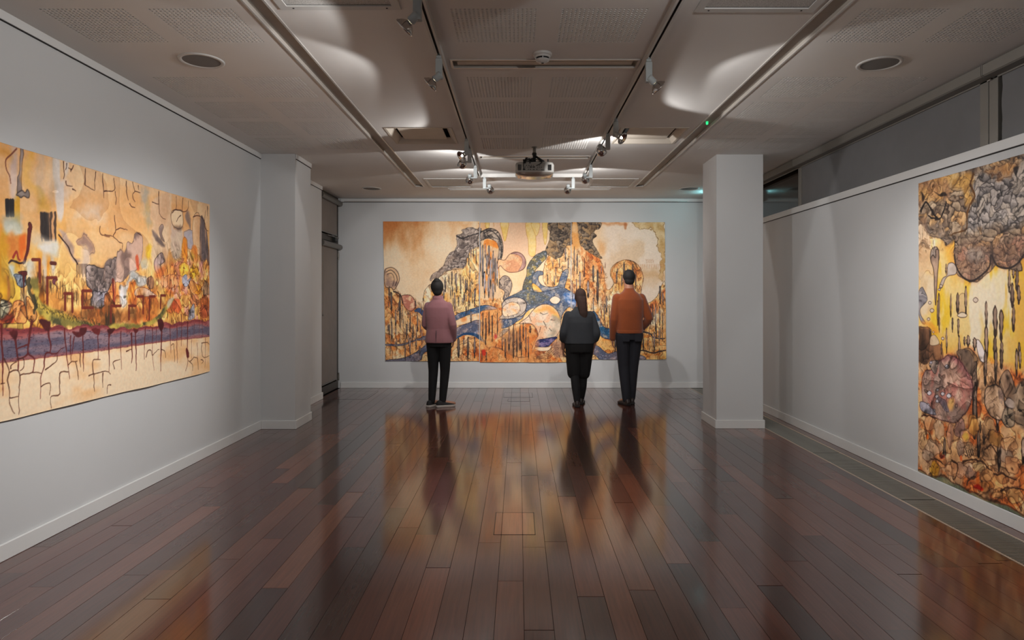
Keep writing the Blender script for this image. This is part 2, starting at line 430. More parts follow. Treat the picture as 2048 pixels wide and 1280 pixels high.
    F([(702, 240), (702, 180), (740, 140), (790, 126), (842, 152), (870, 222), (872, 290), (858, 340), (836, 330), (846, 262), (826, 224), (790, 196), (745, 200), (716, 240)],
      tex=st, ol=(24, 22, 22), ow=.010, soft=.006)
    F([(716, 232), (750, 204), (790, 200), (830, 228), (846, 280), (836, 350), (845, 400), (846, 520), (856, 600), (712, 600), (706, 420)],
      tex=tex_wash((216, 184, 140), (168, 146, 124), (226, 132, 56), 9, 3, 47), a=.9, soft=.02)
    F([(760, 206), (820, 214), (838, 260), (800, 250), (770, 240)], (222, 130, 50), a=.8, soft=.02, warp=.01)
    L([(742, 160), (790, 142), (846, 190), (864, 260), (858, 326)], .008, .008, (40, 36, 36), .8)
    L([(760, 132), (772, 178), (800, 186), (840, 200)], .007, .005, (40, 36, 36), .8)
    for x, a_, b_, w_ in ((720, 220, 420, .014), (736, 240, 520, .018), (752, 230, 330, .012), (764, 300, 440, .018), (778, 240, 400, .016), (790, 320, 540, .018),
                          (806, 280, 470, .016), (820, 330, 560, .016), (834, 350, 520, .014), (748, 420, 600, .018), (776, 440, 600, .016), (712, 430, 640, .012), (806, 480, 620, .014)):
        s.drip(x, a_, b_, w_, (40, 40, 44), (130, 128, 128))
    # pods
    tan = tex_wash((226, 182, 132), (196, 142, 104), (206, 168, 128), 7, 9, 61, (110, 66, 50), 8)
    F([(842, 340), (885, 342), (915, 306), (960, 286), (1006, 304), (1030, 350), (1020, 396), (980, 420), (920, 426), (884, 408), (856, 380), (838, 400)], tex=tan, ol=(66, 42, 40), ow=.008, soft=.006)
    F([(930, 300), (965, 288), (1006, 306), (1028, 350), (1018, 394), (980, 418), (1000, 380), (1006, 340), (985, 310), (950, 300)], (120, 92, 92), (170, 140, 128), a=.9, soft=.012, ol=(60, 44, 48), ow=.004)
    st2 = tex_rock((104, 96, 90), (206, 186, 156), (216, 160, 110), 7, 2.4, 66)
    F([(848, 530), (850, 482), (880, 449), (914, 460), (936, 508), (920, 570), (896, 616), (874, 606), (886, 560), (862, 536)], tex=st2, ol=(34, 30, 32), ow=.008, soft=.006)
    F([(52, 420), (70, 398), (110, 393), (148, 420), (163, 470), (148, 510), (122, 545), (100, 530), (56, 520)], tex=tex_wash((214, 178, 136), (150, 128, 112), None, 9, 9, 68), ol=(38, 30, 30), ow=.009, soft=.006)
    L([(62, 424), (100, 410), (136, 440), (146, 480), (130, 516)], .006, .006, (52, 42, 40), .85); L([(70, 440), (104, 432), (124, 470), (112, 520)], .005, .005, (66, 52, 48), .8)
    F([(172, 596), (200, 580), (244, 584), (272, 622), (270, 672), (240, 690), (200, 660)], tex=tex_wash((208, 150, 122), (170, 112, 96), (226, 184, 146), 9, 9, 69), ol=(50, 34, 32), ow=.008, a=.9)
    L([(118, 556), (150, 566), (176, 590), (190, 640)], .012, .006, (48, 40, 40), .9)
    # rivers
    rv = tex_river((84, 98, 116), (110, 118, 124), (156, 152, 142), 70)
    rv2 = tex_river((108, 106, 114), (90, 98, 114), (156, 144, 140), 75)
    rvo = tex_river((100, 98, 80), (88, 98, 100), (160, 144, 88), 80)
    RO = dict(ol=(28, 32, 44), ow=.007, soft=.006, warp=.008)
    F([(1164, 280), (1172, 322), (1130, 372), (1096, 412), (1082, 462), (1076, 530), (1090, 570), (1016, 566), (1014, 505), (1036, 440), (1040, 392), (1064, 342), (1100, 308)], tex=rvo, **RO)
    F([(1080, 446), (1108, 416), (1146, 420), (1146, 442), (1120, 450), (1116, 482), (1142, 512), (1192, 526), (1246, 514), (1264, 462), (1290, 414), (1318, 408), (1316, 452),
       (1302, 502), (1292, 532), (1230, 580), (1160, 560), (1110, 545), (1076, 500)], tex=rv, **RO)
    F([(1076, 500), (1110, 520), (1140, 556), (1120, 566), (1080, 540)], (244, 206, 130), (236, 160, 80), soft=.01, ol=(60, 50, 40), ow=.004)
    F([(880, 625), (900, 600), (960, 572), (1030, 542), (1090, 560), (1150, 560), (1210, 545), (1290, 532), (1350, 566), (1388, 612), (1392, 700), (1330, 660), (1280, 710), (1266, 750),
       (1232, 682), (1182, 652), (1130, 656), (1082, 682), (1040, 722), (960, 772), (885, 806), (846, 796), (862, 742), (1000, 722), (1036, 662), (1020, 612), (960, 602)], tex=rv, **RO)
    F([(940, 585), (1030, 545), (1120, 560), (1180, 600), (1120, 640), (1060, 650), (1010, 600)], tex=rvo, a=.7, soft=.05, warp=.03)
    F([(1290, 570), (1350, 570), (1388, 612), (1350, 650), (1300, 620)], tex=tex_river((96, 140, 190), (70, 110, 160), (190, 200, 216), 84), a=.85, soft=.04)
    F([(1192, 612), (1228, 588), (1266, 610), (1244, 640), (1212, 637)], (238, 200, 160), (246, 214, 176), ol=(30, 34, 46), ow=.006, soft=.006)
    F([(545, 722), (620, 690), (700, 664), (742, 650), (790, 655), (836, 672), (800, 682), (740, 686), (700, 706), (640, 716), (545, 756)], tex=tex_river((58, 92, 120), (88, 100, 120), (146, 146, 150), 86), **RO)
    F([(545, 790), (560, 752), (640, 722), (712, 704), (714, 752), (640, 768)], (240, 206, 160), (222, 140, 84), a=.9, soft=.02)
    F([(60, 915), (180, 914), (290, 880), (340, 860), (440, 850), (540, 815), (600, 785), (716, 753), (719, 850), (750, 900), (720, 888), (680, 862), (620, 851), (560, 876), (528, 904),
       (440, 906), (340, 888), (280, 892), (180, 926), (60, 926)], tex=rv2, **RO)
    F([(540, 880), (600, 842), (660, 836), (720, 858), (752, 904), (720, 890), (670, 860), (610, 854), (560, 878)], tex=tex_river((36, 74, 106), (46, 80, 110), (70, 100, 120), 88), soft=.01)
    F([(60, 1024), (200, 1008), (280, 968), (350, 920), (400, 904), (446, 912), (380, 950), (330, 982), (292, 1030), (60, 1034)], tex=rv2, **RO)
    F([(268, 690), (298, 668), (330, 688), (348, 736), (322, 722), (300, 700)], (52, 92, 122), (70, 80, 110), ol=(30, 34, 46))
    F([(1486, 690), (1520, 720), (1560, 796), (1624, 816), (1622, 882), (1560, 872), (1520, 832), (1498, 780)], tex=tex_river((40, 90, 118), (84, 100, 120), (150, 150, 140), 92), **RO)
    F([(1440, 916), (1520, 930), (1590, 980), (1660, 964), (1800, 984), (1852, 1016), (1780, 1026), (1560, 1024), (1500, 990), (1440, 972)], tex=rv2, **RO)
    L([(1826, 830), (1880, 844), (1908, 872), (1985, 880)], .012, .008, (48, 52, 66)); L([(1690, 972), (1780, 964), (1830, 958), (1900, 976), (1946, 966), (1990, 958)], .012, .009, (56, 48, 48))
    L([(745, 890), (770, 940), (800, 935), (860, 950), (930, 990), (985, 1004), (1040, 1000)], .014, .008, (44, 44, 52), wob=.012)
    # boulders and inlets
    F([(955, 770), (1000, 742), (1040, 692), (1086, 668), (1062, 712), (1020, 752), (970, 780)], (244, 212, 168), (236, 184, 110), ol=(60, 46, 44), ow=.005)
    F([(846, 742), (868, 712), (868, 642), (900, 609), (960, 596), (1012, 610), (1034, 646), (1022, 692), (976, 726), (920, 742)], tex=tex_rock((140, 130, 118), (220, 206, 178), None, 6, 2.0, 95), ol=(30, 32, 42), ow=.009)
    F([(872, 666), (908, 636), (950, 629), (986, 650), (986, 692), (950, 716), (880, 726)], tex=tex_wash((240, 206, 162), (222, 160, 108), (214, 190, 160), 10, 10, 97, (90, 54, 40), 5), ol=(70, 56, 50), ow=.006)
    F([(985, 775), (1040, 732), (1080, 682), (1130, 648), (1190, 647), (1242, 686), (1264, 742), (1264, 812), (1236, 862), (1180, 892), (1128, 904), (1092, 934), (1076, 972), (1078, 930),
       (1096, 886), (1114, 850), (1092, 800), (1056, 774)], tex=tex_wash((238, 206, 170), (228, 170, 130), (214, 196, 164), 8, 8, 98, (100, 70, 60), 4), ol=(40, 36, 42), ow=.008)
    F([(1092, 690), (1140, 654), (1196, 656), (1238, 692), (1258, 750), (1230, 730), (1190, 700), (1140, 695)], (236, 180, 70), (222, 150, 80), a=.8, soft=.06, warp=.03)
    F([(1262, 740), (1262, 812), (1234, 860), (1170, 890), (1200, 840), (1222, 780), (1210, 720)], (150, 146, 126), (206, 190, 158), a=.8, soft=.06, warp=.03)
    for p in ([(1050, 720), (1068, 760)], [(1128, 700), (1150, 712), (1180, 704)], [(1150, 760), (1165, 790), (1170, 810)], [(1200, 750), (1228, 752)], [(1190, 810), (1206, 826)], [(1130, 800), (1122, 836)]):
        L(p, .006, .003, (50, 44, 44), .8)
    F([(1092, 924), (1110, 888), (1160, 878), (1244, 866), (1212, 902), (1180, 932), (1120, 934)], tex=tex_river((40, 44, 82), (52, 58, 100), (120, 110, 140), 99), ol=(26, 26, 40), ow=.007)
    F([(1088, 946), (1110, 936), (1180, 936), (1206, 926), (1192, 956), (1130, 962)], (240, 206, 164), ol=(60, 50, 48), ow=.005)
    for q in range(5):
        L([(1080 + 6 * q, 962 + 9 * q), (1130, 970 + 10 * q), (1190, 960 + 12 * q), (1215 + 4 * q, 920 + 14 * q), (1260, 930 + 16 * q)], .006, .005, (88, 64, 56), .7, wob=.01)
    F([(1210, 920), (1245, 890), (1285, 920), (1285, 1000), (1230, 1000)], tex=tex_rock((120, 96, 88), (196, 160, 130), None, 7, 2.4, 101), a=.7, soft=.04, warp=.02)
    F([(820, 790), (850, 770), (862, 800), (845, 850), (820, 860)], tex=tan, ol=(80, 56, 50), ow=.005)
    F([(830, 860), (880, 815), (910, 820), (880, 850), (840, 875)], tex=st2, ol=(50, 44, 46), ow=.005)
    # dense dark trunk field, lower middle
    for p, c in (([(740, 930), (900, 900), (940, 1030), (720, 1035)], (196, 96, 40)), ([(900, 820), (1080, 800), (1090, 1020), (900, 1020)], (196, 130, 74)), ([(720, 700), (850, 690), (850, 900), (730, 930)], (230, 168, 104)),
                 ([(1000, 850), (1080, 850), (1060, 980), (1000, 990)], (216, 120, 60))):
        F(p, c, (216, 146, 88), a=.6, soft=.08, warp=.05, seed=sum(c))
    F([(880, 860), (960, 820), (1010, 900), (960, 985), (900, 960)], (122, 104, 84), (176, 132, 88), a=.6, soft=.05, warp=.04)
    r = np.random.RandomState(5)
    for x, a_, b_, w_ in ((915, 800, 960, .020), (945, 780, 1010, .018), (968, 830, 1000, .014), (990, 790, 960, .018), (1012, 770, 890, .016), (1030, 800, 1000, .014), (1048, 860, 1020, .012),
                          (870, 840, 960, .014), (890, 880, 1010, .016), (1060, 790, 840, .018), (735, 700, 880, .016), (756, 740, 920, .018), (778, 690, 860, .016), (800, 720, 900, .014), (835, 700, 850, .012),
                          (1000, 900, 1010, .012), (760, 970, 1035, .014), (730, 960, 1030, .012)):
        s.drip(x, a_, b_, w_, (44, 38, 36), (118, 92, 74))
    # stalactite drips, traced then sown
    for x, a_, b_, w_ in ((640, 300, 380, .010), (655, 260, 350, .009), (672, 250, 330, .009), (690, 260, 380, .010), (648, 390, 470, .012), (620, 470, 570, .018), (585, 440, 570, .012), (555, 430, 560, .014),
                          (525, 420, 510, .016), (505, 440, 520, .010), (480, 460, 560, .018), (470, 540, 610, .014), (545, 560, 690, .014), (610, 560, 620, .014), (650, 480, 600, .012), (680, 540, 660, .016),
                          (665, 560, 640, .010), (690, 420, 480, .010), (600, 600, 650, .010), (570, 590, 660, .012), (100, 560, 700, .022), (165, 580, 800, .020), (85, 520, 620, .016), (132, 680, 800, .016),
                          (100, 760, 900, .016), (130, 800, 880, .012), (82, 780, 870, .010), (215, 780, 880, .018), (240, 700, 830, .012), (260, 780, 870, .012), (290, 700, 830, .014), (310, 760, 860, .010),
                          (205, 870, 1030, .014), (240, 870, 1010, .014), (280, 860, 960, .012), (655, 690, 770, .018), (570, 870, 1010, .026), (635, 870, 1015, .022), (680, 870, 1010, .020), (605, 880, 930, .012),
                          (1215, 350, 400, .010), (1235, 390, 470, .010), (1260, 330, 390, .010), (1280, 380, 430, .010), (1300, 250, 350, .014), (1320, 330, 410, .012), (1225, 450, 520, .014), (1180, 440, 510, .010),
                          (1360, 250, 420, .012), (1380, 300, 440, .014), (1400, 420, 560, .018), (1430, 330, 460, .010), (1455, 480, 600, .026), (1490, 380, 490, .020), (1520, 410, 640, .024), (1545, 380, 440, .010),
                          (1580, 590, 700, .018), (1565, 640, 780, .012), (1600, 660, 790, .010), (1490, 600, 700, .012), (1620, 640, 760, .010), (1640, 780, 970, .020), (1375, 470, 560, .012), (1350, 480, 620, .010),
                          (1700, 355, 470, .018), (1725, 400, 500, .012), (1650, 420, 500, .014), (1685, 440, 540, .010), (1760, 370, 470, .014), (1780, 420, 540, .012), (1655, 400, 430, .012),
                          (1955, 520, 640, .022), (1975, 560, 650, .014), (1950, 660, 790, .016), (1920, 640, 830, .014), (1900, 640, 780, .012), (1925, 780, 880, .012), (1910, 830, 970, .016), (1830, 830, 960, .014),
                          (1945, 800, 920, .012), (1970, 700, 820, .010), (1885, 700, 800, .010)):
        s.drip(x, a_, b_, w_)
    for q in range(46):
        x, a_ = r.uniform(70, 330), r.uniform(600, 940)
        s.drip(x, a_, a_ + r.uniform(30, 90), r.uniform(.005, .010))
    for q in range(40):
        x, a_ = r.uniform(500, 710), r.uniform(430, 660)
        s.drip(x, a_, a_ + r.uniform(30, 90), r.uniform(.004, .009))
    for q in range(40):
        x, a_ = r.uniform(1350, 1600), r.uniform(330, 800)
        s.drip(x, a_, a_ + r.uniform(30, 90), r.uniform(.004, .008), (70, 44, 36), (150, 100, 70))
    for q in range(26):
        x, a_ = r.uniform(1830, 1980), r.uniform(650, 960)
        s.drip(x, a_, a_ + r.uniform(30, 90), r.uniform(.004, .008))
    for q in range(30):
        x, y = r.uniform(730, 1090), r.uniform(700, 1020)
        L([(x, y), (x + r.uniform(-16, 16), y + 16), (x + r.uniform(-22, 22), y + 34)], .004, .002, (70, 36, 26), .7, wob=.01)
    F([(730, 960), (752, 955), (755, 990), (735, 992)], (186, 44, 30), soft=.02, a=.8); F([(815, 850), (835, 860), (820, 885)], (196, 50, 60), soft=.03, a=.7)
    # the two seams between the sheets
    for xs in (713.5, 1339.5):
        L([(xs, 70), (xs, 1045)], .003, .003, (236, 222, 200), .75, sm=False)
    g = (fbm(s.X * 60, s.Y * 60, 130, 2) - .5) * .05
    s.c = np.clip(s.c + g[..., None], 0, 1)
    return s
def paint_left(nx=790, ny=430, near=2.7):
    # a photo pixel on the left wall (plane 2.85 m to the left of the lens) -> metres along the wall and above the floor
    def T(px, py):
        d = 2.85 * 1295.0 / max(1037.5 - px, 1)
        return (d, 1.46 + (594.0 - py) * d / 1295.0)
    A = lambda *p: [(x / 5.818, 270 + y / 5.818) for x, y in p]
    B = lambda *p: [(210 + x / 5.818, 340 + y / 5.818) for x, y in p]
    Cc = lambda *p: [(x / 5.818, 460 + y / 5.818) for x, y in p]
    D = lambda *p: [(210 + x / 5.818, 520 + y / 5.818) for x, y in p]
    E = lambda *p: [(x / 5.818, 640 + y / 5.818) for x, y in p]
    y0, y1 = 0.775, 2.312
    s = Canvas(near, 5.965, y0, y1, nx, ny, T)
    F, L = s.fill, s.line; X, Y = s.X, s.Y
    n1 = fbm(X * 2.2, Y * 5, 3, 5); n2 = fbm(X * 7, Y * 1.8, 7, 4)
    col = cmix(C3((216, 160, 106)), C3((228, 186, 140)), sstep(.3, .7, n1))
    # ochre and orange run over the middle, streaming down
    mid = np.exp(-((Y - 1.50) / .34) ** 2)
    gold = cmix(C3((226, 158, 78)), C3((238, 188, 110)), sstep(.35, .65, n2))
    lx = np.clip(np.abs(X - 4.55) / .75, 0, 1)
    col = cmix(col, gold, np.clip(mid * (.35 + .65 * lx) * 1.2, 0, 1))
    col = cmix(col, C3((208, 128, 36)), sstep(.52, .68, fbm(X * 7, Y * 2.6, 19, 4)) * np.clip(mid * 1.3, 0, 1) * (X < 4.15) * .85)
    col = cmix(col, C3((198, 204, 196)), sstep(.56, .68, fbm(X * 9, Y * 2.4, 27, 4)) * (X < 4.1) * (Y > 1.3) * .75)
    col = cmix(col, C3((204, 104, 52)), sstep(.53, .66, fbm(X * 6, Y * 6, 37, 4)) * (1 - sstep(1.42, 1.62, Y)) * .75)
    col = cmix(col, C3((196, 150, 44)), sstep(.55, .68, fbm(X * 5, Y * 2, 43, 4)) * (X < 3.7) * .8)
    s.c[:] = col
    INK = (52, 32, 28); PLUM = (96, 40, 38)
    # upper left: grey pillars and yellow stains
    F(A((120, 150), (195, 160), (195, 690), (120, 690)), (176, 160, 150), (206, 188, 172), a=.85, soft=.03, seed=5)
    F(A((232, 170), (262, 170), (250, 400), (244, 660), (205, 690), (200, 500), (222, 420)), (120, 110, 102), (150, 138, 128), ol=(70, 60, 54), warp=.01)
    F(A((262, 330), (330, 200), (380, 210), (340, 420), (420, 560), (400, 690), (300, 640), (250, 470)), (206, 146, 56), (222, 170, 96), a=.85, soft=.05, warp=.04)
    F(A((0, 110), (130, 150), (120, 220), (0, 210)), (196, 140, 62), a=.8, soft=.06, warp=.04)
    F(A((200, 690), (250, 640), (290, 670), (320, 640), (345, 690), (325, 730), (280, 710), (250, 730), (215, 710)), tex=tex_rock((90, 84, 80), (170, 160, 146), None, 8, 2.5, 6), ol=(60, 52, 48), ow=.006, warp=.01)
    L(A((190, 155), (130, 220), (65, 290), (75, 400), (110, 470), (125, 560)), .005, .003, (110, 66, 50), .9)
    for x in (430, 470, 590): F(A((x, 240), (x + 40, 250), (x + 40, 700), (x + 10, 780), (x, 600)), (150, 140, 116), (190, 178, 160), a=.5, soft=.05, warp=.03, seed=x)
    F(A((430, 590), (540, 730), (530, 860), (480, 900), (440, 740)), (188, 150, 50), a=.6, soft=.06, warp=.04)
    F(A((680, 560), (770, 560), (790, 700), (740, 730), (690, 650)), (222, 214, 200), a=.6, soft=.08, warp=.05)
    F(A((1020, 800), (1150, 830), (1200, 950), (1150, 1040), (1000, 980), (900, 960)), (226, 212, 190), a=.6, soft=.1, warp=.06)
    # black striped blocks
    for p in (A((65, 755), (170, 755), (160, 940), (75, 940)), A((470, 900), (640, 905), (650, 1240), (530, 1240), (470, 1165))):
        F(p, tex=tex_wash((58, 52, 48), (196, 150, 106), (120, 104, 92), 26, 1.2, 9), soft=.012, sm=False, warp=.008)
    for x in (75, 85, 95, 125, 150): L(A((x, 757), (x + 2, 940)), .010, .008, (34, 32, 34), .9)
    for x in (480, 520, 590, 640): L(A((x, 905), (x + 6, 1230)), .010, .008, (50, 44, 42), .8, wob=.01)
    F(A((60, 1010), (220, 1020), (225, 1170), (75, 1165)), (214, 224, 208), (186, 196, 176), a=.9, soft=.03, warp=.02)
    F(A((45, 930), (200, 935), (215, 1050), (60, 1055)), (156, 164, 146), a=.7, soft=.05, warp=.03)
    F(A((380, 1190), (520, 1200), (640, 1260), (560, 1270), (400, 1240)), (206, 208, 192), a=.7, soft=.06, warp=.03)
    F(Cc((480, 160), (640, 150), (680, 260), (640, 320), (540, 270), (460, 210)), (216, 222, 206), (196, 206, 186), a=.9, soft=.04, warp=.03)
    F(Cc((90, 70), (280, 70), (300, 200), (290, 380), (220, 370), (200, 250), (130, 340), (90, 250)), (204, 120, 60), (222, 150, 84), a=.8, soft=.03, warp=.03)
    F(Cc((220, 80), (300, 60), (300, 300), (260, 380), (230, 220)), (222, 106, 36), a=.85, soft=.03, warp=.02)
    F(A((325, 1030), (350, 1015), (372, 1070), (350, 1160), (330, 1280), (318, 1280), (335, 1120)), PLUM, soft=.006, ol=INK, ow=.003)
    L(Cc((340, 0), (330, 120), (318, 240), (290, 330), (270, 390)), .016, .006, PLUM)
    L(Cc((100, 375), (140, 350), (210, 375), (280, 385), (300, 330)), .005, .005, INK, wob=.01)
    L(Cc((150, 320), (190, 250), (210, 330), (230, 350)), .008, .005, (150, 60, 44))
    # left middle: plum drips, blue-grey rocks
    F(Cc((120, 380), (180, 380), (190, 480), (240, 520), (180, 570), (130, 470)), (150, 180, 182), (190, 204, 196), a=.85, soft=.03, warp=.03)
    F(Cc((300, 380), (380, 360), (400, 540), (330, 560), (300, 470)), (196, 206, 190), (176, 190, 172), a=.85, soft=.04, warp=.03)
    F(Cc((180, 520), (260, 500), (300, 540), (280, 660), (240, 670), (200, 590)), tex=tex_rock((70, 84, 100), (160, 170, 172), None, 8, 2.4, 12), ol=(40, 44, 54), ow=.005, warp=.02)
    F(Cc((210, 490), (300, 478), (310, 520), (285, 560), (275, 800), (290, 900), (310, 1030), (280, 880), (262, 560), (240, 520)), PLUM, ol=INK, ow=.004, soft=.006)
    F(Cc((0, 830), (60, 820), (130, 860), (110, 940), (50, 1020), (0, 1040)), tex=tex_rock((110, 112, 92), (176, 172, 140), None, 6, 2, 14), ol=(60, 50, 40), ow=.006)
    F(Cc((110, 560), (130, 700), (100, 830), (150, 900), (150, 1050), (60, 1060), (100, 960), (130, 860), (90, 740), (100, 600)), (150, 70, 46), a=.55, soft=.03, warp=.03)
    F(Cc((150, 850), (260, 830), (300, 960), (290, 1080), (170, 1060)), tex=tex_wash((222, 170, 96), (196, 110, 60), (206, 140, 84), 7, 7, 16, (90, 50, 30), 6), ol=(90, 50, 36), ow=.005)
    F(Cc((0, 1060), (130, 950), (160, 1070), (30, 1090)), (160, 64, 46), (186, 104, 70), a=.8, soft=.02, warp=.02)
    F(Cc((30, 1090), (260, 1085), (265, 1150), (30, 1160)), tex=tex_wash((206, 170, 96), (160, 136, 66), None, 9, 9, 18), ol=(70, 50, 34), ow=.004, sm=False)
    F(Cc((300, 780), (350, 800), (400, 900), (420, 1010), (380, 1070), (320, 1040), (300, 900)), tex=tex_wash((206, 186, 150), (216, 150, 84), None, 8, 8, 20, (90, 60, 40), 6), ol=(70, 50, 40), ow=.005)
    # grey smoke cliffs of the valley
    sm1 = tex_cells((90, 82, 78), (196, 182, 168), .085, 271, (46, 40, 40))
    F(Cc((680, 0), (740, 20), (800, 100), (850, 190), (860, 290), (930, 380), (890, 395), (840, 330), (780, 220), (720, 110)), (140, 124, 112), (176, 156, 138), a=.9, soft=.02, warp=.02)
    L(Cc((690, 60), (770, 170), (830, 290), (900, 400)), .006, .005, INK, wob=.01)
    F(Cc((900, 130), (960, 50), (1010, 60), (1070, 130), (1080, 220), (1040, 270), (1010, 180), (940, 200), (890, 170)), (140, 118, 108), (176, 150, 134), a=.85, soft=.03, warp=.04, ol=(120, 100, 90), ow=.004)
    F(Cc((960, 200), (1040, 220), (1040, 380), (1000, 560), (960, 570), (930, 480), (940, 380)), (186, 170, 152), (206, 184, 160), a=.8, soft=.05, warp=.03)
    for x in range(890, 1010, 17): L(Cc((x, 400), (x + 3, 480 + (x * 7) % 80)), .005, .003, (70, 60, 60), .8)
    F(Cc((1010, 420), (1080, 410), (1200, 450), (1280, 370), (1400, 300), (1420, 420), (1330, 560), (1240, 730), (1240, 850), (1190, 910), (1130, 930), (1050, 890), (1050, 830), (1080, 770), (1060, 700), (1010, 620)),
      tex=sm1, ol=(40, 34, 34), ow=.006, warp=.015)
    F(Cc((1100, 440), (1210, 450), (1200, 550), (1140, 530)), (70, 64, 62), a=.6, soft=.05, warp=.03)
    F(Cc((1080, 740), (1240, 720), (1240, 850), (1180, 910), (1120, 920), (1060, 880), (1090, 800)), (190, 186, 186), (140, 146, 160), a=.75, soft=.04, warp=.03, ol=(30, 28, 30), ow=.006)
    F(B((0, 1090), (60, 1040), (110, 1080), (150, 940), (180, 930), (200, 960), (240, 900), (270, 840), (310, 850), (350, 760), (380, 740), (430, 770), (440, 900), (410, 1060), (370, 1150), (270, 1230), (180, 1290), (0, 1290)),
      tex=tex_wash((176, 156, 140), (206, 172, 148), (130, 112, 102), 6, 3, 29), soft=.01, ol=(96, 80, 72), ow=.004, warp=.02)
    F(B((165, 940), (190, 930), (300, 960), (260, 1080), (210, 1140), (180, 1060)), (120, 100, 90), (160, 140, 124), a=.8, soft=.03, warp=.03)
    F(B((0, 1080), (90, 1040), (130, 1130), (110, 1280), (0, 1280)), tex=sm1, a=.9, soft=.03, warp=.03)
    # pale wash and orange rocks under the smoke
    F(D((240, 300), (290, 170), (340, 140), (420, 190), (490, 220), (480, 290), (400, 310), (340, 240), (300, 290), (260, 420), (230, 520), (170, 530), (180, 300)), (206, 212, 204), (180, 192, 188), a=.9, soft=.03, warp=.03, ol=(120, 120, 116), ow=.004)
    F(D((250, 400), (280, 260), (340, 240), (340, 380), (290, 500), (250, 470)), tex=tex_wash((222, 140, 66), (198, 100, 44), (232, 180, 110), 8, 8, 33), soft=.02, warp=.02)
    F(D((100, 240), (120, 300), (110, 520), (90, 440)), (206, 110, 70), (226, 150, 110), ol=(80, 44, 40), ow=.004); L(D((90, 230), (95, 380), (105, 520)), .012, .008, (110, 44, 36))
    F(D((350, 350), (400, 320), (480, 330), (580, 400), (590, 420), (360, 420)), tex=tex_wash((232, 160, 96), (222, 190, 160), None, 8, 8, 35), ol=(120, 70, 50), ow=.004)
    F(D((0, 400), (70, 390), (90, 430), (80, 540), (0, 540)), (222, 150, 84), (206, 120, 66), a=.8, soft=.02, warp=.02, ol=(110, 60, 40), ow=.004)
    # right third: pale streams, cracks, honeycomb of orange rock
    F(B((430, 200), (520, 210), (520, 420), (560, 640), (500, 700), (460, 600), (440, 420)), (176, 160, 110), (150, 160, 150), a=.65, soft=.05, warp=.04)
    F(B((540, 400), (700, 250), (770, 290), (760, 900), (640, 1160), (580, 1180), (545, 900), (560, 640)), (224, 196, 158), (206, 170, 134), a=.85, soft=.03, warp=.02)
    F(B((560, 700), (600, 760), (690, 860), (660, 880), (590, 830), (550, 740)), (110, 98, 90), (150, 134, 120), soft=.02, warp=.02)
    F(B((630, 670), (660, 630), (680, 660), (660, 740), (690, 830), (650, 790), (630, 720)), (130, 114, 104), (160, 142, 128), soft=.015, ol=(70, 60, 54))
    F(B((580, 1040), (660, 960), (690, 1060), (640, 1110), (640, 1180), (600, 1200), (570, 1120)), tex=tex_wash((186, 160, 150), (140, 124, 120), (206, 186, 170), 14, 2, 38), ol=(50, 40, 40), ow=.005)
    F(B((770, 600), (800, 690), (900, 700), (910, 830), (880, 1000), (790, 1000), (760, 850)), (206, 196, 172), (190, 176, 160), a=.8, soft=.03, warp=.03)
    F(B((780, 480), (830, 455), (900, 480), (910, 600), (880, 680), (800, 660), (765, 560)), (236, 206, 162), (222, 186, 140), ol=(80, 62, 50), ow=.006, warp=.01)
    F(B((800, 660), (900, 660), (880, 710), (830, 700)), (90, 78, 72), a=.7, soft=.03, warp=.02)
    F(B((960, 470), (1000, 560), (1000, 700), (960, 620), (940, 540)), (110, 102, 98), a=.8, soft=.03, warp=.02)
    F(B((920, 720), (1020, 715), (1030, 880), (1000, 920), (960, 900)), (140, 150, 166), (180, 180, 184), a=.85, soft=.02, warp=.01, ol=(60, 60, 66), ow=.003)
    F(B((1030, 540), (1100, 530), (1110, 950), (1060, 960), (1020, 800)), (218, 178, 134), (196, 152, 112), ol=(80, 62, 50), ow=.004)
    F(B((1110, 540), (1180, 700), (1215, 1100), (1180, 1040), (1140, 1090), (1110, 1060)), tex=tex_wash((150, 126, 108), (206, 162, 116), (100, 92, 90), 14, 2, 39), ol=(60, 50, 46), ow=.004)
    F(B((900, 860), (930, 780), (960, 860), (950, 1100), (900, 1090)), (226, 150, 50), (216, 120, 40), a=.9, soft=.02, warp=.015, ol=(120, 66, 40), ow=.004)
    F(B((480, 880), (530, 890), (530, 1000), (500, 1030), (475, 980)), (226, 176, 50), a=.85, soft=.03, warp=.02)
    F(B((410, 1050), (480, 1030), (500, 1120), (440, 1160), (410, 1120)), (206, 200, 160), (186, 190, 170), a=.85, soft=.03, warp=.03)
    F(B((350, 1000), (380, 1000), (390, 1150), (365, 1150)), (206, 90, 56), a=.85, soft=.015, warp=.015)
    F(B((1010, 890), (1070, 880), (1080, 1030), (1000, 1040)), (216, 120, 50), (166, 132, 50), a=.8, soft=.02, warp=.02)
    F(D((640, 60), (800, 40), (1000, 0), (1215, 60), (1215, 640), (1180, 690), (980, 690), (930, 640), (860, 560), (780, 430), (660, 300), (560, 180)), tex=tex_wash((234, 172, 96), (216, 120, 66), (232, 160, 140), 7, 6, 41, (110, 56, 40), 8), a=.85, soft=.06, warp=.04)
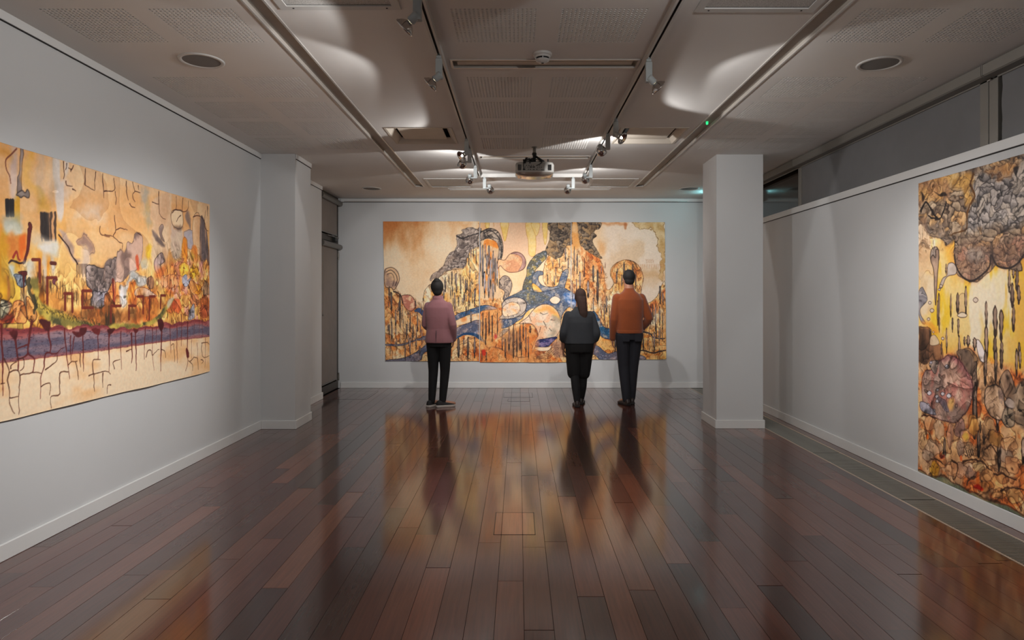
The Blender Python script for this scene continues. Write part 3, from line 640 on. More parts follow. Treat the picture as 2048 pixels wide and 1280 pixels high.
    for q, (x, y, c) in enumerate(((700, 230, (236, 170, 120)), (860, 90, (228, 150, 110)), (920, 110, (240, 180, 60)), (1040, 130, (240, 176, 50)), (1060, 330, (240, 150, 40)), (1010, 320, (232, 160, 96)), (1160, 480, (190, 110, 60)), (1040, 470, (206, 130, 90)),
                                   (920, 470, (236, 176, 96)), (780, 240, (226, 150, 96)), (560, 500, (206, 130, 70)), (1180, 330, (176, 150, 120)), (760, 540, (210, 110, 60)), (830, 530, (206, 96, 56)), (1150, 590, (166, 90, 60)))):
        F(D((x - 50, y - 30), (x - 10, y - 75), (x + 45, y - 40), (x + 55, y + 40), (x, y + 80), (x - 45, y + 50)), c, tuple(int(k * .86) for k in c), a=.8, soft=.02, warp=.03, ol=(116, 62, 44), ow=.004, seed=q)
    F(D((910, 190), (950, 170), (960, 240), (1000, 200), (970, 290), (930, 310), (900, 260)), tex=tex_rock((96, 106, 124), (190, 190, 190), None, 8, 2, 46), ol=(60, 60, 70), ow=.004)
    F(D((980, 600), (1030, 510), (1040, 640), (1000, 690), (960, 690)), (120, 124, 132), (160, 154, 150), ol=(70, 64, 66), ow=.004, warp=.02)
    F(D((480, 230), (540, 190), (570, 260), (550, 330), (500, 320)), tex=tex_rock((120, 90, 72), (196, 150, 110), None, 8, 2, 48), ol=(70, 50, 44), ow=.004)
    up = 1 - sstep(1.45, 1.75, Y - .25 * sstep(4.9, 5.1, X))
    s.blot(np.clip(up, 0, 1), 4.5, 5, 140, .32, .4, .8); s.blot(np.clip(up, 0, 1), 9, 4, 150, .3, .35, .5)
    s.blot(1 - up, 1.6, 4, 160, .12, .0)
    # brown door frames with grass under them
    GR = (66, 54, 38)
    for p in (Cc((380, 440), (460, 440), (470, 780), (560, 880), (430, 880)), Cc((540, 720), (640, 690), (720, 760), (740, 940), (560, 890)), Cc((740, 950), (860, 880), (1140, 930), (1140, 1070), (900, 1080)), Cc((1160, 960), (1290, 930), (1290, 1130), (1180, 1080)),
              D((0, 540), (60, 540), (110, 720), (60, 790), (0, 760)), D((110, 600), (440, 560), (520, 640), (300, 740), (110, 730)), D((520, 470), (640, 460), (720, 480), (640, 620), (520, 700))):
        F(p, tex=tex_wash((150, 96, 50), (206, 140, 72), (104, 72, 40), 12, 7, 51), a=.8, soft=.05, warp=.04)
    rr = np.random.RandomState(8)
    for q in range(120):
        x = rr.uniform(430, 1290); y = 640 + (x - 430) * .42 + rr.uniform(-60, 60)
        L(Cc((x, y - rr.uniform(60, 150)), (x + rr.uniform(-6, 6), y)), .003, .002, GR, .55, sm=False)
    for q in range(60):
        x = rr.uniform(0, 110); L(D((x, rr.uniform(600, 700)), (x + 4, 770)), .003, .002, GR, .6, sm=False)
    for f in (Cc((375, 345), (458, 345), (458, 600)), Cc((545, 880), (545, 555), (650, 555), (655, 575)), Cc((745, 740), (838, 740), (838, 950)), Cc((755, 760), (752, 930)), Cc((1060, 708), (955, 708), (955, 905), (1080, 905)),
              D((65, 720), (68, 535), (110, 535)), D((118, 535), (180, 535)), D((275, 690), (278, 540), (275, 533), (350, 533)), D((375, 425), (440, 425), (440, 620)), D((510, 720), (515, 425), (580, 422)), D((645, 560), (648, 412), (700, 412))):
        L(f, .010, .010, (106, 48, 36), .95, sm=False)
    L(Cc((590, 385), (640, 390)), .012, .012, (90, 44, 34))
    F(Cc((650, 570), (610, 580), (610, 620), (650, 650), (665, 680), (640, 630), (645, 590)), (110, 66, 74), ol=(70, 34, 36), ow=.004)
    # green mossy trough
    moss = tex_wash((186, 170, 84), (116, 112, 62), (72, 76, 52), 11, 9, 57)
    F(Cc((340, 590), (420, 560), (450, 760), (540, 880), (700, 960), (850, 1020), (960, 1080), (1130, 1090), (1280, 1130), (1290, 1160), (1130, 1150), (900, 1140), (720, 1130), (560, 1060), (440, 960), (380, 800)), tex=moss, warp=.02, soft=.02, a=.95)
    F(Cc((400, 770), (470, 830), (600, 920), (740, 960), (880, 1040), (860, 1060), (700, 1020), (560, 960), (440, 880)), (206, 182, 88), (186, 156, 70), a=.8, soft=.03, warp=.02)
    F(D((0, 780), (150, 740), (400, 740), (560, 690), (640, 620), (740, 480), (800, 440), (770, 500), (690, 640), (600, 730), (450, 780), (250, 800), (60, 810)), tex=moss, warp=.015, soft=.015, a=.95)
    F(D((720, 520), (740, 460), (800, 430), (780, 490), (740, 560)), (190, 184, 166), a=.7, soft=.02)
    L(Cc((335, 600), (360, 720), (400, 850), (400, 960)), .016, .008, (48, 52, 40), .8, wob=.02)
    for q in range(160):
        t = rr.uniform(0, 1); x = 380 + 900 * t; y = 800 + 330 * t ** .55 + rr.uniform(-50, 30)
        L(Cc((x, y), (x + rr.uniform(-14, 20), y + rr.uniform(8, 30))), .003, .002, (56, 54, 34), .6, sm=False)
    # the plum strata band and the bare paper below it
    top = [T(*q) for q in E((-1500, 20), (-500, 50), (0, 95), (300, 105), (600, 95), (900, 85), (1280, 75))] + [T(*q) for q in D((300, 800), (600, 750), (800, 735), (1215, 690))]
    bot = [T(*q) for q in E((-1500, 880), (0, 500), (640, 425), (1280, 347))] + [T(*q) for q in D((600, 960), (1225, 893))]
    tb = np.interp(s.x, [q[0] for q in top], [q[1] for q in top]); bb = np.interp(s.x, [q[0] for q in bot], [q[1] for q in bot])
    tb = tb[None, :] + (fbm(X * 9, Y * 0 + 3, 71, 3) - .5) * .05; bb = bb[None, :] + (fbm(X * 20, Y * 0 + 6, 72, 2) - .5) * .006
    t = (Y - bb) / np.maximum(tb - bb, 1e-3)
    st = fbm(X * 4, Y * 26, 73, 4)
    bc = cmix(C3((134, 118, 122)), C3((98, 94, 106)), sstep(.35, .6, st))
    bc = cmix(bc, C3((158, 98, 92)), sstep(.62, .9, t + (st - .5) * .6)); bc = cmix(bc, C3((112, 52, 56)), sstep(.8, 1.0, t + (st - .5) * .5) * .8)
    bc = cmix(bc, C3((150, 96, 92)), (1 - sstep(.06, .2, t + (st - .5) * .2)) * .8)
    v = fbm(X * 5, Y * 30, 75, 3) * 8; fr = np.abs(v - np.round(v))
    bc = cmix(bc, C3((52, 40, 56)), np.clip(1 - fr / .09, 0, 1) * .65)
    m = sstep(-.02, .02, t) * (1 - sstep(.97, 1.03, t))
    s.c = cmix(s.c, bc, m)
    pap = cmix(C3((238, 208, 166)), C3((222, 172, 122)), sstep(.42, .7, fbm(X * 2.6, Y * 6, 77, 4)))
    s.c = cmix(s.c, pap, sstep(0.0, .004, bb - Y))
    # plum drips through the band, cracks in the paper
    for p, w in ((E((10, 50), (15, 300), (30, 500), (22, 640), (28, 880)), .012), (E((150, 130), (175, 200), (190, 340), (205, 480), (210, 590)), .014), (E((370, 20), (350, 120), (330, 260), (325, 380), (390, 460), (380, 610)), .014),
                 (E((560, 120), (560, 200), (585, 300), (572, 380)), .016), (E((745, 95), (755, 260), (775, 440), (800, 690)), .010), (E((815, 190), (818, 400), (822, 480)), .008), (E((860, 200), (845, 330), (830, 420)), .008),
                 (E((960, 150), (965, 400), (968, 600)), .010), (E((1135, 170), (1138, 300), (1138, 460)), .009), (E((1265, 170), (1262, 600)), .009), (E((325, 290), (250, 310), (190, 345)), .010), (E((330, 385), (270, 440), (200, 455)), .010),
                 (E((570, 380), (520, 400), (500, 560), (470, 640), (465, 780), (462, 920)), .008), (E((572, 380), (650, 390), (690, 350), (740, 320)), .007), (D((60, 850), (40, 960), (42, 1280)), .010), (D((180, 830), (180, 1040), (185, 1280)), .008),
                 (D((300, 860), (310, 1100), (300, 1200)), .012), (D((350, 830), (355, 1100), (350, 1290)), .012), (D((465, 800), (455, 960), (448, 1150)), .009), (D((545, 780), (545, 1090), (558, 1280)), .006), (D((655, 830), (650, 1040), (640, 1290)), .014),
                 (D((752, 770), (755, 900), (765, 1080)), .009), (D((835, 770), (835, 1000), (840, 1190)), .008), (D((960, 720), (955, 950), (950, 1100), (960, 1170), (930, 1290)), .012), (D((1035, 740), (1030, 860)), .006), (D((885, 640), (890, 800), (885, 1000)), .010),
                 (D((1095, 700), (1095, 880)), .006), (D((1130, 700), (1135, 870)), .006), (D((590, 770), (590, 980)), .006), (D((1005, 930), (1000, 1150)), .005), (D((1070, 960), (1075, 1250)), .005), (D((1165, 900), (1160, 1250)), .005)):
        L(p, w * .68, w * .26, (92, 38, 38), .9, wob=.006)
    for p in (E((455, 0), (580, 10), (575, 100), (550, 130), (500, 90)), E((95, 130), (205, 130), (185, 230), (140, 210)), E((920, 110), (1000, 95), (1000, 150), (930, 190)), E((1065, 110), (1165, 100), (1150, 170), (1100, 165)), D((320, 800), (390, 800), (350, 850)), D((610, 700), (660, 680), (680, 760), (650, 830), (620, 790)),
              D((940, 1030), (970, 1060), (975, 1130), (950, 1130)), E((840, 140), (950, 160), (920, 210), (860, 190)), D((30, 800), (110, 800), (60, 860))):
        F(p, (96, 38, 38), (70, 28, 32), soft=.008, warp=.012, a=.95)
    CR = (84, 52, 38)
    for p in (A((735, 320), (738, 510)), A((770, 335), (775, 390), (760, 410)), A((850, 360), (830, 400), (800, 395)), A((830, 400), (822, 430)), A((770, 540), (780, 590), (840, 595)), A((840, 625), (885, 650)), A((992, 400), (985, 560), (1000, 600), (1100, 645)), A((1110, 430), (1098, 560), (1105, 640)),
              A((1195, 455), (1200, 600), (1208, 740)), A((1210, 660), (1280, 655)), A((1165, 1060), (1168, 1150), (1280, 1185)), B((98, 90), (105, 230), (0, 255)), B((115, 250), (130, 320), (120, 400)), B((245, 135), (250, 260), (265, 350)), B((318, 150), (345, 250), (320, 290), (348, 370)), B((345, 250), (410, 262)),
              B((285, 390), (310, 430), (345, 440)), B((385, 180), (395, 225)), B((110, 540), (130, 700), (95, 770), (160, 840), (200, 850), (200, 920)), B((0, 750), (95, 770)), B((130, 700), (180, 675), (255, 690)), B((620, 245), (632, 500), (700, 580)), B((545, 370), (625, 390)), B((828, 310), (828, 450)), B((905, 330), (900, 470), (915, 490)),
              B((780, 490), (830, 458), (915, 490), (965, 450), (972, 350)), B((1025, 545), (1080, 525), (1120, 550), (1150, 590), (1165, 470)), B((1190, 420), (1190, 540)), B((885, 530), (860, 550), (830, 600)), B((375, 730), (430, 765)), B((1150, 590), (1170, 690), (1200, 710)),
              E((110, 600), (150, 585), (215, 600), (235, 700), (210, 880), (215, 1100)), E((100, 600), (85, 740), (105, 860), (110, 980), (165, 1090)), E((0, 745), (50, 740)), E((110, 895), (200, 895)), E((240, 640), (380, 610), (480, 610)), E((470, 770), (550, 740), (578, 760), (570, 870)), E((780, 600), (690, 630), (680, 860), (590, 890), (575, 960), (590, 1020)),
              E((520, 570), (640, 490), (655, 400)), E((790, 515), (820, 485), (900, 470)), E((880, 480), (905, 700)), E((930, 400), (935, 550)), E((1080, 630), (1080, 470), (1160, 465)), E((1030, 650), (1130, 615), (1240, 600), (1280, 630)), E((1090, 640), (1085, 830)), E((1195, 620), (1190, 790)), E((1280, 755), (1245, 770), (1240, 860)), E((200, 460), (265, 450), (280, 500), (260, 560), (230, 590)),
              E((45, 455), (80, 510), (100, 590)), E((115, 560), (120, 520), (180, 490)), D((100, 1270), (95, 1180), (170, 1155)), D((470, 1120), (500, 1050), (530, 1055), (545, 1110), (600, 1050), (630, 1045)), D((650, 1040), (690, 1060), (700, 1140)), D((970, 1180), (1010, 1220), (1010, 1290)), D((990, 1180), (1030, 1130), (1070, 1140)), D((1120, 970), (1190, 965), (1215, 985)), D((1125, 980), (1130, 1120), (1215, 1120)),
              D((1070, 1140), (1075, 1280)), D((1110, 1160), (1140, 1170), (1120, 1200)), D((240, 1065), (300, 1040)), D((770, 985), (800, 980), (805, 1180))):
        L(p, .0044, .0024, (70, 42, 32), .88, wob=.008)
    for q in range(10):     # the part of the sheet nearer than the photograph's edge
        x = rr.uniform(2.75, 3.5); z = rr.uniform(.8, 1.0)
        s2, s.T = s.T, (lambda a, b: (a, b)); L([(x, z + .2), (x + rr.uniform(-.05, .05), z + .1), (x + rr.uniform(-.08, .08), z)], .0035, .002, CR, .8, wob=.01); s.T = s2
    g = (fbm(X * 55, Y * 55, 130, 2) - .5) * .04
    s.c = np.clip(s.c + g[..., None], 0, 1)
    return s
def paint_right(nx=430, ny=600, near=3.3):
    def T(px, py):
        d = 3.122 * 1295.0 / max(px - 1037.5, 1)
        return (d, 1.46 + (594.0 - py) * d / 1295.0)
    A = lambda *p: [(1828 + x / 5.818, 300 + y / 5.818) for x, y in p]
    B = lambda *p: [(1828 + x / 5.818, 500 + y / 5.818) for x, y in p]
    Cc = lambda *p: [(1828 + x / 3.764, 700 + y / 3.764) for x, y in p]
    s = Canvas(near, 5.06, .098, 2.345, nx, ny, T)
    F, L = s.fill, s.line; X, Y = s.X, s.Y
    gl = cmix(C3((246, 200, 130)), C3((244, 176, 84)), sstep(.35, .65, fbm(X * 5, Y * 2.2, 3, 4)))
    gl = cmix(gl, C3((246, 184, 50)), sstep(.52, .68, fbm(X * 6, Y * 3, 8, 4)) * .8)
    gl = cmix(gl, C3((250, 226, 190)), sstep(.54, .66, fbm(X * 9, Y * 2, 14, 4)) * .8)
    lo = tex_wash((230, 176, 122), (196, 156, 116), (214, 124, 70), 5, 5, 21, (90, 62, 46), 9)(X, Y)
    h = Y + (fbm(X * 4, Y * 4, 25, 3) - .5) * .25
    s.c[:] = cmix(lo, gl, sstep(1.02, 1.12, h))
    INK = (44, 38, 36)
    # the cloud mass
    cl = tex_cells((108, 94, 80), (222, 202, 164), .085, 291, (52, 44, 38), (206, 156, 96), 1.3, .22)
    cg = tex_cells((96, 94, 92), (218, 212, 196), .075, 311, (44, 42, 42), (176, 166, 146), 1.3, .22)
    F(A((-20, 330), (400, 250), (700, 180), (1320, 20), (2400, -260), (2400, 1500), (1300, 1250), (1250, 1400), (1100, 1390), (990, 1350), (960, 1330), (880, 1400), (760, 1510), (660, 1530), (540, 1470), (480, 1380), (465, 1040), (370, 1110), (330, 1040), (170, 1000), (110, 930), (40, 860)),
      tex=cl, ol=INK, ow=.007, warp=.015, soft=.008)
    F(A((690, 300), (850, 240), (1280, 130), (2000, -60), (2000, 900), (1270, 860), (1100, 900), (900, 900), (700, 960), (620, 900), (650, 680), (700, 600), (660, 420)), tex=cg, a=.95, soft=.06, warp=.04)
    F(A((-20, 330), (400, 270), (420, 400), (380, 560), (180, 560), (60, 640), (-20, 600)), tex=tex_wash((186, 142, 96), (150, 118, 90), (206, 160, 100), 7, 7, 38, (70, 54, 44), 7), a=.75, soft=.05, warp=.04)
    F(A((400, 280), (680, 280), (690, 380), (650, 450), (700, 560), (640, 650), (600, 640), (560, 500), (480, 440), (420, 380)), tex=tex_wash((216, 170, 96), (186, 142, 76), (230, 190, 120), 7, 7, 40, (80, 60, 40), 7), a=.8, soft=.04, warp=.03)
    L(A((680, 285), (655, 400), (705, 540), (640, 650), (615, 780), (620, 900), (560, 940), (350, 1005)), .008, .005, (96, 66, 28), wob=.01)
    F(A((820, 250), (1160, 180), (1150, 300), (1000, 300), (860, 290)), (206, 150, 84), (176, 128, 76), a=.75, soft=.04, warp=.05, ol=(80, 56, 40), ow=.004)
    for p in (A((225, 480), (290, 510), (350, 480), (380, 520), (300, 530)), A((1150, 220), (1190, 300), (1210, 200)), A((80, 480), (120, 560), (90, 600))):
        F(p, (40, 34, 32), soft=.01, warp=.012, a=.85)
    L(A((80, 720), (130, 610), (200, 700), (240, 770), (310, 790), (350, 690), (380, 600)), .008, .006, INK, wob=.012); L(A((170, 770), (230, 800), (300, 800)), .007, .005, INK, wob=.01)
    F(A((45, 860), (90, 760), (160, 790), (150, 960), (100, 930)), (110, 94, 82), (150, 126, 104), a=.7, soft=.03, warp=.03)
    F(A((160, 880), (330, 870), (370, 960), (470, 1040), (370, 1110), (320, 1040), (180, 1000)), tex=tex_rock((84, 78, 72), (160, 146, 128), None, 6, 2.6, 44), a=.8, soft=.03, warp=.02)
    # the two boulders hanging out of it
    bt = tex_cells((104, 84, 72), (200, 166, 134), .06, 331, (50, 40, 36), (176, 126, 104), 1.2, .2)
    F(B((465, 60), (500, 0), (600, -80), (860, -90), (890, 60), (870, 200), (760, 310), (660, 360), (560, 310), (490, 200)), tex=bt, a=.8, soft=.09, warp=.02)
    F(B((600, 30), (800, -20), (830, 120), (700, 140), (620, 100)), tex=cg, a=.6, soft=.06, warp=.04)
    F(B((890, 0), (1000, -140), (1300, -160), (1330, -40), (1220, 140), (1100, 210), (980, 190), (920, 120)), tex=bt, a=.8, soft=.09, warp=.02)
    L(B((466, 60), (490, 200), (560, 310), (660, 360), (760, 310), (870, 200), (890, 60)), .007, .007, (50, 42, 40), .9); L(B((905, 60), (930, 130), (980, 190), (1100, 212), (1220, 140), (1330, -40)), .007, .007, (50, 42, 40), .9)
    F(B((870, -60), (910, -60), (950, 150), (890, 130)), (70, 60, 56), a=.7, soft=.03, warp=.02)
    # left margin
    F(A((45, 880), (150, 970), (190, 1060), (180, 1160), (110, 1290), (45, 1290)), (232, 204, 166), (214, 180, 140), soft=.02, warp=.015)
    F(A((45, 1150), (90, 1060), (140, 1080), (170, 1150), (130, 1290), (45, 1290)), (176, 146, 110), (150, 130, 106), soft=.02, ol=(110, 84, 60), ow=.004, warp=.015)
    F(B((50, 0), (200, 0), (220, 280), (150, 240), (90, 330), (50, 320)), (206, 170, 128), (226, 192, 148), a=.9, soft=.03, warp=.02, ol=(130, 96, 66), ow=.004)
    F(B((50, 320), (100, 300), (230, 300), (240, 650), (200, 700), (60, 780)), (226, 206, 168), (206, 180, 140), a=.85, soft=.05, warp=.03)
    F(B((50, 500), (85, 435), (110, 460), (150, 580), (70, 680), (75, 760), (130, 850), (90, 850), (50, 740)), tex=tex_rock((96, 96, 100), (180, 176, 170), None, 6, 2, 52), ol=(60, 58, 60), ow=.005)
    F(A((190, 1280), (200, 1160), (260, 1130), (285, 1200), (280, 1290)), (150, 138, 124), (190, 172, 150), ol=INK, ow=.006)
    F(B((190, 120), (215, 60), (245, 90), (250, 0), (285, 10), (280, 180), (270, 280), (250, 640), (235, 480), (225, 240)), (140, 122, 106), (176, 152, 128), ol=INK, ow=.007, soft=.006)
    F(B((290, 430), (330, 330), (380, 290), (390, 170), (450, 150), (490, 210), (480, 280), (400, 300), (360, 340), (320, 440)), (206, 196, 180), (180, 168, 150), ol=(60, 54, 54), ow=.005)
    for x, y, r in ((180, 615, 18), (205, 705, 24), (165, 805, 18), (290, 460, 14), (310, 420, 18), (712, 582, 30), (330, 1030, 18), (180, 938, 22), (222, 955, 14)):
        F(B((x - r, y), (x, y - r), (x + r, y), (x, y + r)), (232, 212, 184), (206, 190, 166), ol=(70, 60, 54), ow=.005, soft=.006)
    F(B((60, 900), (130, 900), (190, 980), (180, 1290), (50, 1290), (50, 960)), tex=tex_wash((84, 66, 52), (140, 106, 78), (60, 50, 44), 16, 3, 55), soft=.02, ol=(40, 34, 30), ow=.005, warp=.02)
    F(B((180, 1080), (310, 1110), (320, 1290), (180, 1290)), tex=tex_wash((120, 92, 70), (150, 112, 80), None, 16, 3, 57), soft=.02, ol=(60, 46, 40), ow=.004)
    F(B((180, 1100), (190, 1010), (240, 990), (290, 1080), (240, 1110)), (214, 190, 150), (180, 156, 124), ol=(90, 74, 60), ow=.004)
    F(B((90, 840), (200, 850), (290, 940), (240, 960), (130, 890)), (232, 146, 60), a=.7, soft=.03, warp=.02)
    F(B((515, 740), (520, 540), (590, 520), (605, 740), (560, 780)), (206, 180, 130), (186, 160, 120), a=.75, soft=.015, ol=(110, 92, 70), ow=.004)
    F(B((500, 760), (550, 725), (610, 745), (600, 780), (540, 785)), (222, 204, 168), ol=INK, ow=.005)
    F(B((725, 1050), (760, 1060), (810, 1160), (830, 1290), (770, 1290), (730, 1160)), (236, 224, 206), (214, 206, 194), ol=(60, 50, 46), ow=.005)
    # stalactites of the golden field
    for x, a, b, w, u in ((370, 165, 280, .012, B), (285, 500, 900, .014, B), (270, 590, 880, .010, B), (290, 780, 960, .010, B), (425, 510, 780, .012, B), (445, 790, 955, .012, B), (505, 500, 740, .022, B), (600, 425, 740, .016, B), (512, 800, 1000, .014, B), (520, 1000, 1290, .018, B), (375, 910, 1200, .012, B),
                          (315, 1070, 1220, .010, B), (835, 595, 900, .016, B), (835, 880, 1290, .024, B), (940, 650, 1020, .026, B), (940, 1000, 1290, .022, B), (1010, 700, 1060, .024, B), (1015, 1060, 1290, .020, B), (1140, 395, 660, .022, B), (1155, 640, 950, .018, B), (1195, 220, 480, .018, B), (1215, 420, 625, .018, B),
                          (1105, 230, 490, .014, B), (1155, 225, 330, .014, B), (585, 1010, 1110, .014, B), (625, 1000, 1120, .024, B), (700, 1030, 1160, .024, B), (1190, 1150, 1290, .012, B), (1220, 1080, 1290, .014, B), (455, 50, 660, .034, Cc), (460, 250, 650, .028, Cc), (640, 660, 915, .024, Cc), (232, 660, 885, .020, Cc), (280, 560, 680, .016, Cc),
                          (485, 610, 805, .022, Cc), (525, 565, 700, .016, Cc), (628, 380, 610, .024, Cc), (612, 0, 250, .018, Cc), (655, 0, 145, .018, Cc), (320, 360, 520, .016, Cc), (350, 230, 360, .016, Cc), (770, 0, 200, .014, Cc), (795, 0, 140, .014, Cc), (535, 0, 270, .020, Cc), (820, 660, 860, .020, Cc), (500, 540, 620, .014, Cc)):
        p = u((x, a), (x, b)); s.drip(p[0][0], p[0][1], p[1][1], w, (50, 42, 38), (124, 108, 92))
    # lower rocks
    F(B((540, 1290), (540, 1180), (620, 1140), (680, 1180), (740, 1290)), tex=tex_wash((130, 106, 80), (160, 130, 94), None, 10, 4, 60), ol=(60, 50, 44), ow=.005)
    F(Cc((320, 20), (400, 0), (440, 60), (430, 190), (360, 130)), tex=tex_wash((120, 104, 88), (170, 142, 112), (90, 80, 72), 10, 4, 61), soft=.02, warp=.02, ol=(60, 50, 46), ow=.004)
    F(Cc((60, 250), (80, 160), (160, 140), (190, 80), (260, 45), (330, 80), (400, 170), (430, 250), (430, 400), (330, 540), (190, 520), (110, 480), (70, 400)),
      tex=tex_wash((196, 160, 136), (150, 130, 116), (176, 124, 110), 6, 5, 63, (80, 58, 52), 7), ol=(66, 40, 46), ow=.007, warp=.015)
    F(Cc((185, 80), (270, 42), (340, 80), (420, 200), (440, 290), (420, 290), (380, 200), (320, 120), (260, 80)), (150, 96, 92), (126, 80, 84), a=.6, soft=.04, warp=.015)
    F(Cc((110, 100), (140, 80), (180, 85), (170, 150), (155, 180), (125, 140)), tex=tex_rock((100, 90, 84), (190, 172, 150), None, 6, 2, 66), ol=INK, ow=.005)
    for x, y, r in ((125, 95, 12), (175, 300, 11), (172, 352, 15), (175, 385, 14), (262, 345, 19), (115, 325, 18), (150, 458, 12), (105, 415, 13), (215, 330, 15), (245, 125, 16), (65, 420, 22), (125, 470, 16)):
        F(Cc((x - r, y), (x, y - r), (x + r, y), (x, y + r)), (206, 204, 200), (160, 160, 164), ol=(66, 60, 62), ow=.005, soft=.006)
    F(Cc((180, 350), (230, 380), (260, 460), (230, 460), (190, 400)), (96, 92, 100), (140, 130, 130), a=.8, soft=.02, warp=.015, ol=(50, 46, 50), ow=.004)
    F(Cc((45, 395), (90, 400), (160, 470), (150, 490), (60, 460)), (140, 140, 148), (170, 168, 170), soft=.01, ol=(60, 56, 60), ow=.005)
    F(Cc((250, 380), (295, 370), (300, 440), (265, 450)), (206, 160, 84), a=.7, soft=.03, warp=.02)
    F(Cc((540, 290), (580, 262), (640, 280), (680, 360), (670, 520), (580, 500), (530, 400)), tex=tex_wash((206, 172, 136), (160, 136, 112), (140, 122, 108), 7, 7, 70, (70, 54, 48), 7), ol=INK, ow=.007, warp=.012)
    F(Cc((640, 240), (680, 160), (720, 170), (770, 330), (760, 420), (690, 360), (660, 300)), tex=tex_rock((110, 92, 78), (176, 148, 116), None, 6, 2.4, 72), ol=(56, 46, 42), ow=.005)
    F(Cc((660, 520), (690, 430), (740, 440), (755, 560), (700, 580)), tex=tex_rock((110, 104, 92), (180, 160, 130), None, 7, 2.4, 74), ol=(56, 48, 44), ow=.006)
    F(Cc((680, 400), (710, 360), (760, 400), (750, 440), (700, 430)), (214, 200, 178), (180, 166, 150), ol=(60, 54, 54), ow=.005)
    F(Cc((760, 300), (830, 200), (1000, 150), (1000, 560), (760, 560)), tex=tex_rock((96, 88, 78), (180, 158, 128), None, 5, 2.4, 76), soft=.03, warp=.03, a=.9)
    for q, (x, y, rx, ry, c) in enumerate(((120, 560, 60, 60, (226, 166, 118)), (190, 600, 40, 70, (206, 176, 140)), (90, 680, 50, 70, (222, 180, 130)), (150, 740, 60, 60, (186, 160, 130)), (265, 640, 30, 90, (232, 176, 140)), (345, 590, 45, 70, (170, 136, 130)), (385, 650, 30, 40, (216, 146, 90)), (415, 760, 40, 55, (226, 190, 146)),
                                            (355, 740, 25, 60, (150, 132, 116)), (440, 560, 40, 70, (236, 170, 90)), (560, 590, 50, 70, (206, 166, 120)), (620, 660, 60, 60, (216, 160, 90)), (570, 780, 50, 60, (196, 156, 116)), (690, 790, 50, 70, (190, 170, 146)), (720, 700, 60, 60, (222, 166, 116)), (740, 860, 60, 60, (226, 160, 110)),
                                            (410, 880, 40, 40, (226, 190, 156)), (490, 880, 45, 40, (160, 140, 100)), (350, 900, 50, 50, (170, 136, 110)), (430, 930, 40, 40, (130, 112, 100)), (285, 900, 50, 60, (226, 164, 116)), (190, 840, 50, 50, (222, 150, 96)), (160, 905, 40, 48, (214, 160, 50)), (100, 800, 40, 50, (170, 150, 128)),
                                            (560, 940, 60, 60, (232, 166, 106)), (650, 1000, 70, 60, (232, 160, 96)), (540, 1030, 60, 50, (226, 150, 86)), (740, 1000, 60, 50, (216, 146, 96)), (760, 1100, 60, 60, (220, 170, 110)), (640, 1080, 60, 40, (226, 160, 100)))):
        F(Cc((x - rx, y - ry * .2), (x - rx * .3, y - ry), (x + rx * .7, y - ry * .7), (x + rx, y + ry * .3), (x + rx * .2, y + ry), (x - rx * .7, y + ry * .7)), c, tuple(int(k * .84) for k in c), a=.75, soft=.02, warp=.03, ol=(90, 64, 50), ow=.005, seed=q)
    for q in range(16):
        x = 390 + (q * 37) % 60; y = 745 + (q * 23) % 50
        L(Cc((x, y), (x + 2, y + 9)), .005, .003, (50, 38, 34), .9, sm=False)
    for q in range(8): L(Cc((195 + q * 4, 790 + (q * 13) % 30), (203 + q * 4, 796 + (q * 13) % 30)), .004, .003, (180, 60, 40), .9, sm=False)
    for p in (Cc((370, 840), (450, 830), (520, 850), (580, 905)), Cc((600, 930), (680, 935), (740, 960), (770, 980)), Cc((400, 1010), (430, 960), (470, 960)), Cc((650, 1055), (720, 1040), (820, 1050)), Cc((290, 830), (330, 870), (310, 960), (300, 970)), Cc((60, 500), (100, 490), (170, 520)), Cc((130, 830), (180, 830), (220, 860)), Cc((530, 740), (580, 720), (620, 780))):
        L(p, .007, .004, (84, 60, 44), wob=.012)
    F(Cc((345, 800), (360, 795), (365, 830), (350, 835)), (232, 120, 70), soft=.01); F(Cc((475, 920), (490, 920), (500, 1020), (470, 1010)), (236, 120, 50), a=.8, soft=.02, warp=.01); F(Cc((92, 640), (106, 636), (108, 670), (94, 672)), (226, 110, 40), soft=.01, ol=(120, 60, 30), ow=.003)
    F(Cc((365, 650), (390, 620), (412, 650), (395, 685)), (226, 150, 60), (196, 170, 80), a=.85, soft=.02); F(Cc((450, 1030), (480, 1010), (520, 1035), (510, 1055), (470, 1045)), (198, 50, 24), (160, 36, 20), soft=.01, warp=.012)
    lowm = 1 - sstep(1.0, 1.1, h)
    s.blot(lowm, 3.6, 5, 140, .3, .42); s.blot(lowm, 8, 4, 150, .22, .34); s.blot(sstep(1.75, 1.85, Y), 8, 4, 155, .24, .36)
    # mossy strip along the foot
    gt = [T(*q) for q in Cc((40, 900), (130, 950), (230, 960), (330, 1020), (400, 1040), (520, 1100), (620, 1130), (720, 1200), (830, 1230), (1300, 1400))]
    gb = np.interp(-s.x, [-q[0] for q in gt], [q[1] for q in gt])[None, :] + (fbm(X * 9, Y * 9, 90, 3) - .5) * .07
    gc = cmix(C3((140, 136, 104)), C3((102, 112, 92)), sstep(.35, .65, fbm(X * 8, Y * 12, 92, 4)))
    v = fbm(X * 9, Y * 9, 94, 3) * 6; gc = cmix(gc, C3((60, 54, 44)), np.clip(1 - np.abs(v - np.round(v)) / .07, 0, 1) * .6)
    s.c = cmix(s.c, gc, sstep(0, .012, gb - Y)); s.c = cmix(s.c, C3((48, 38, 30)), np.exp(-((gb - Y) / .007) ** 2) * .7)
    g = (fbm(X * 55, Y * 55, 130, 2) - .5) * .04
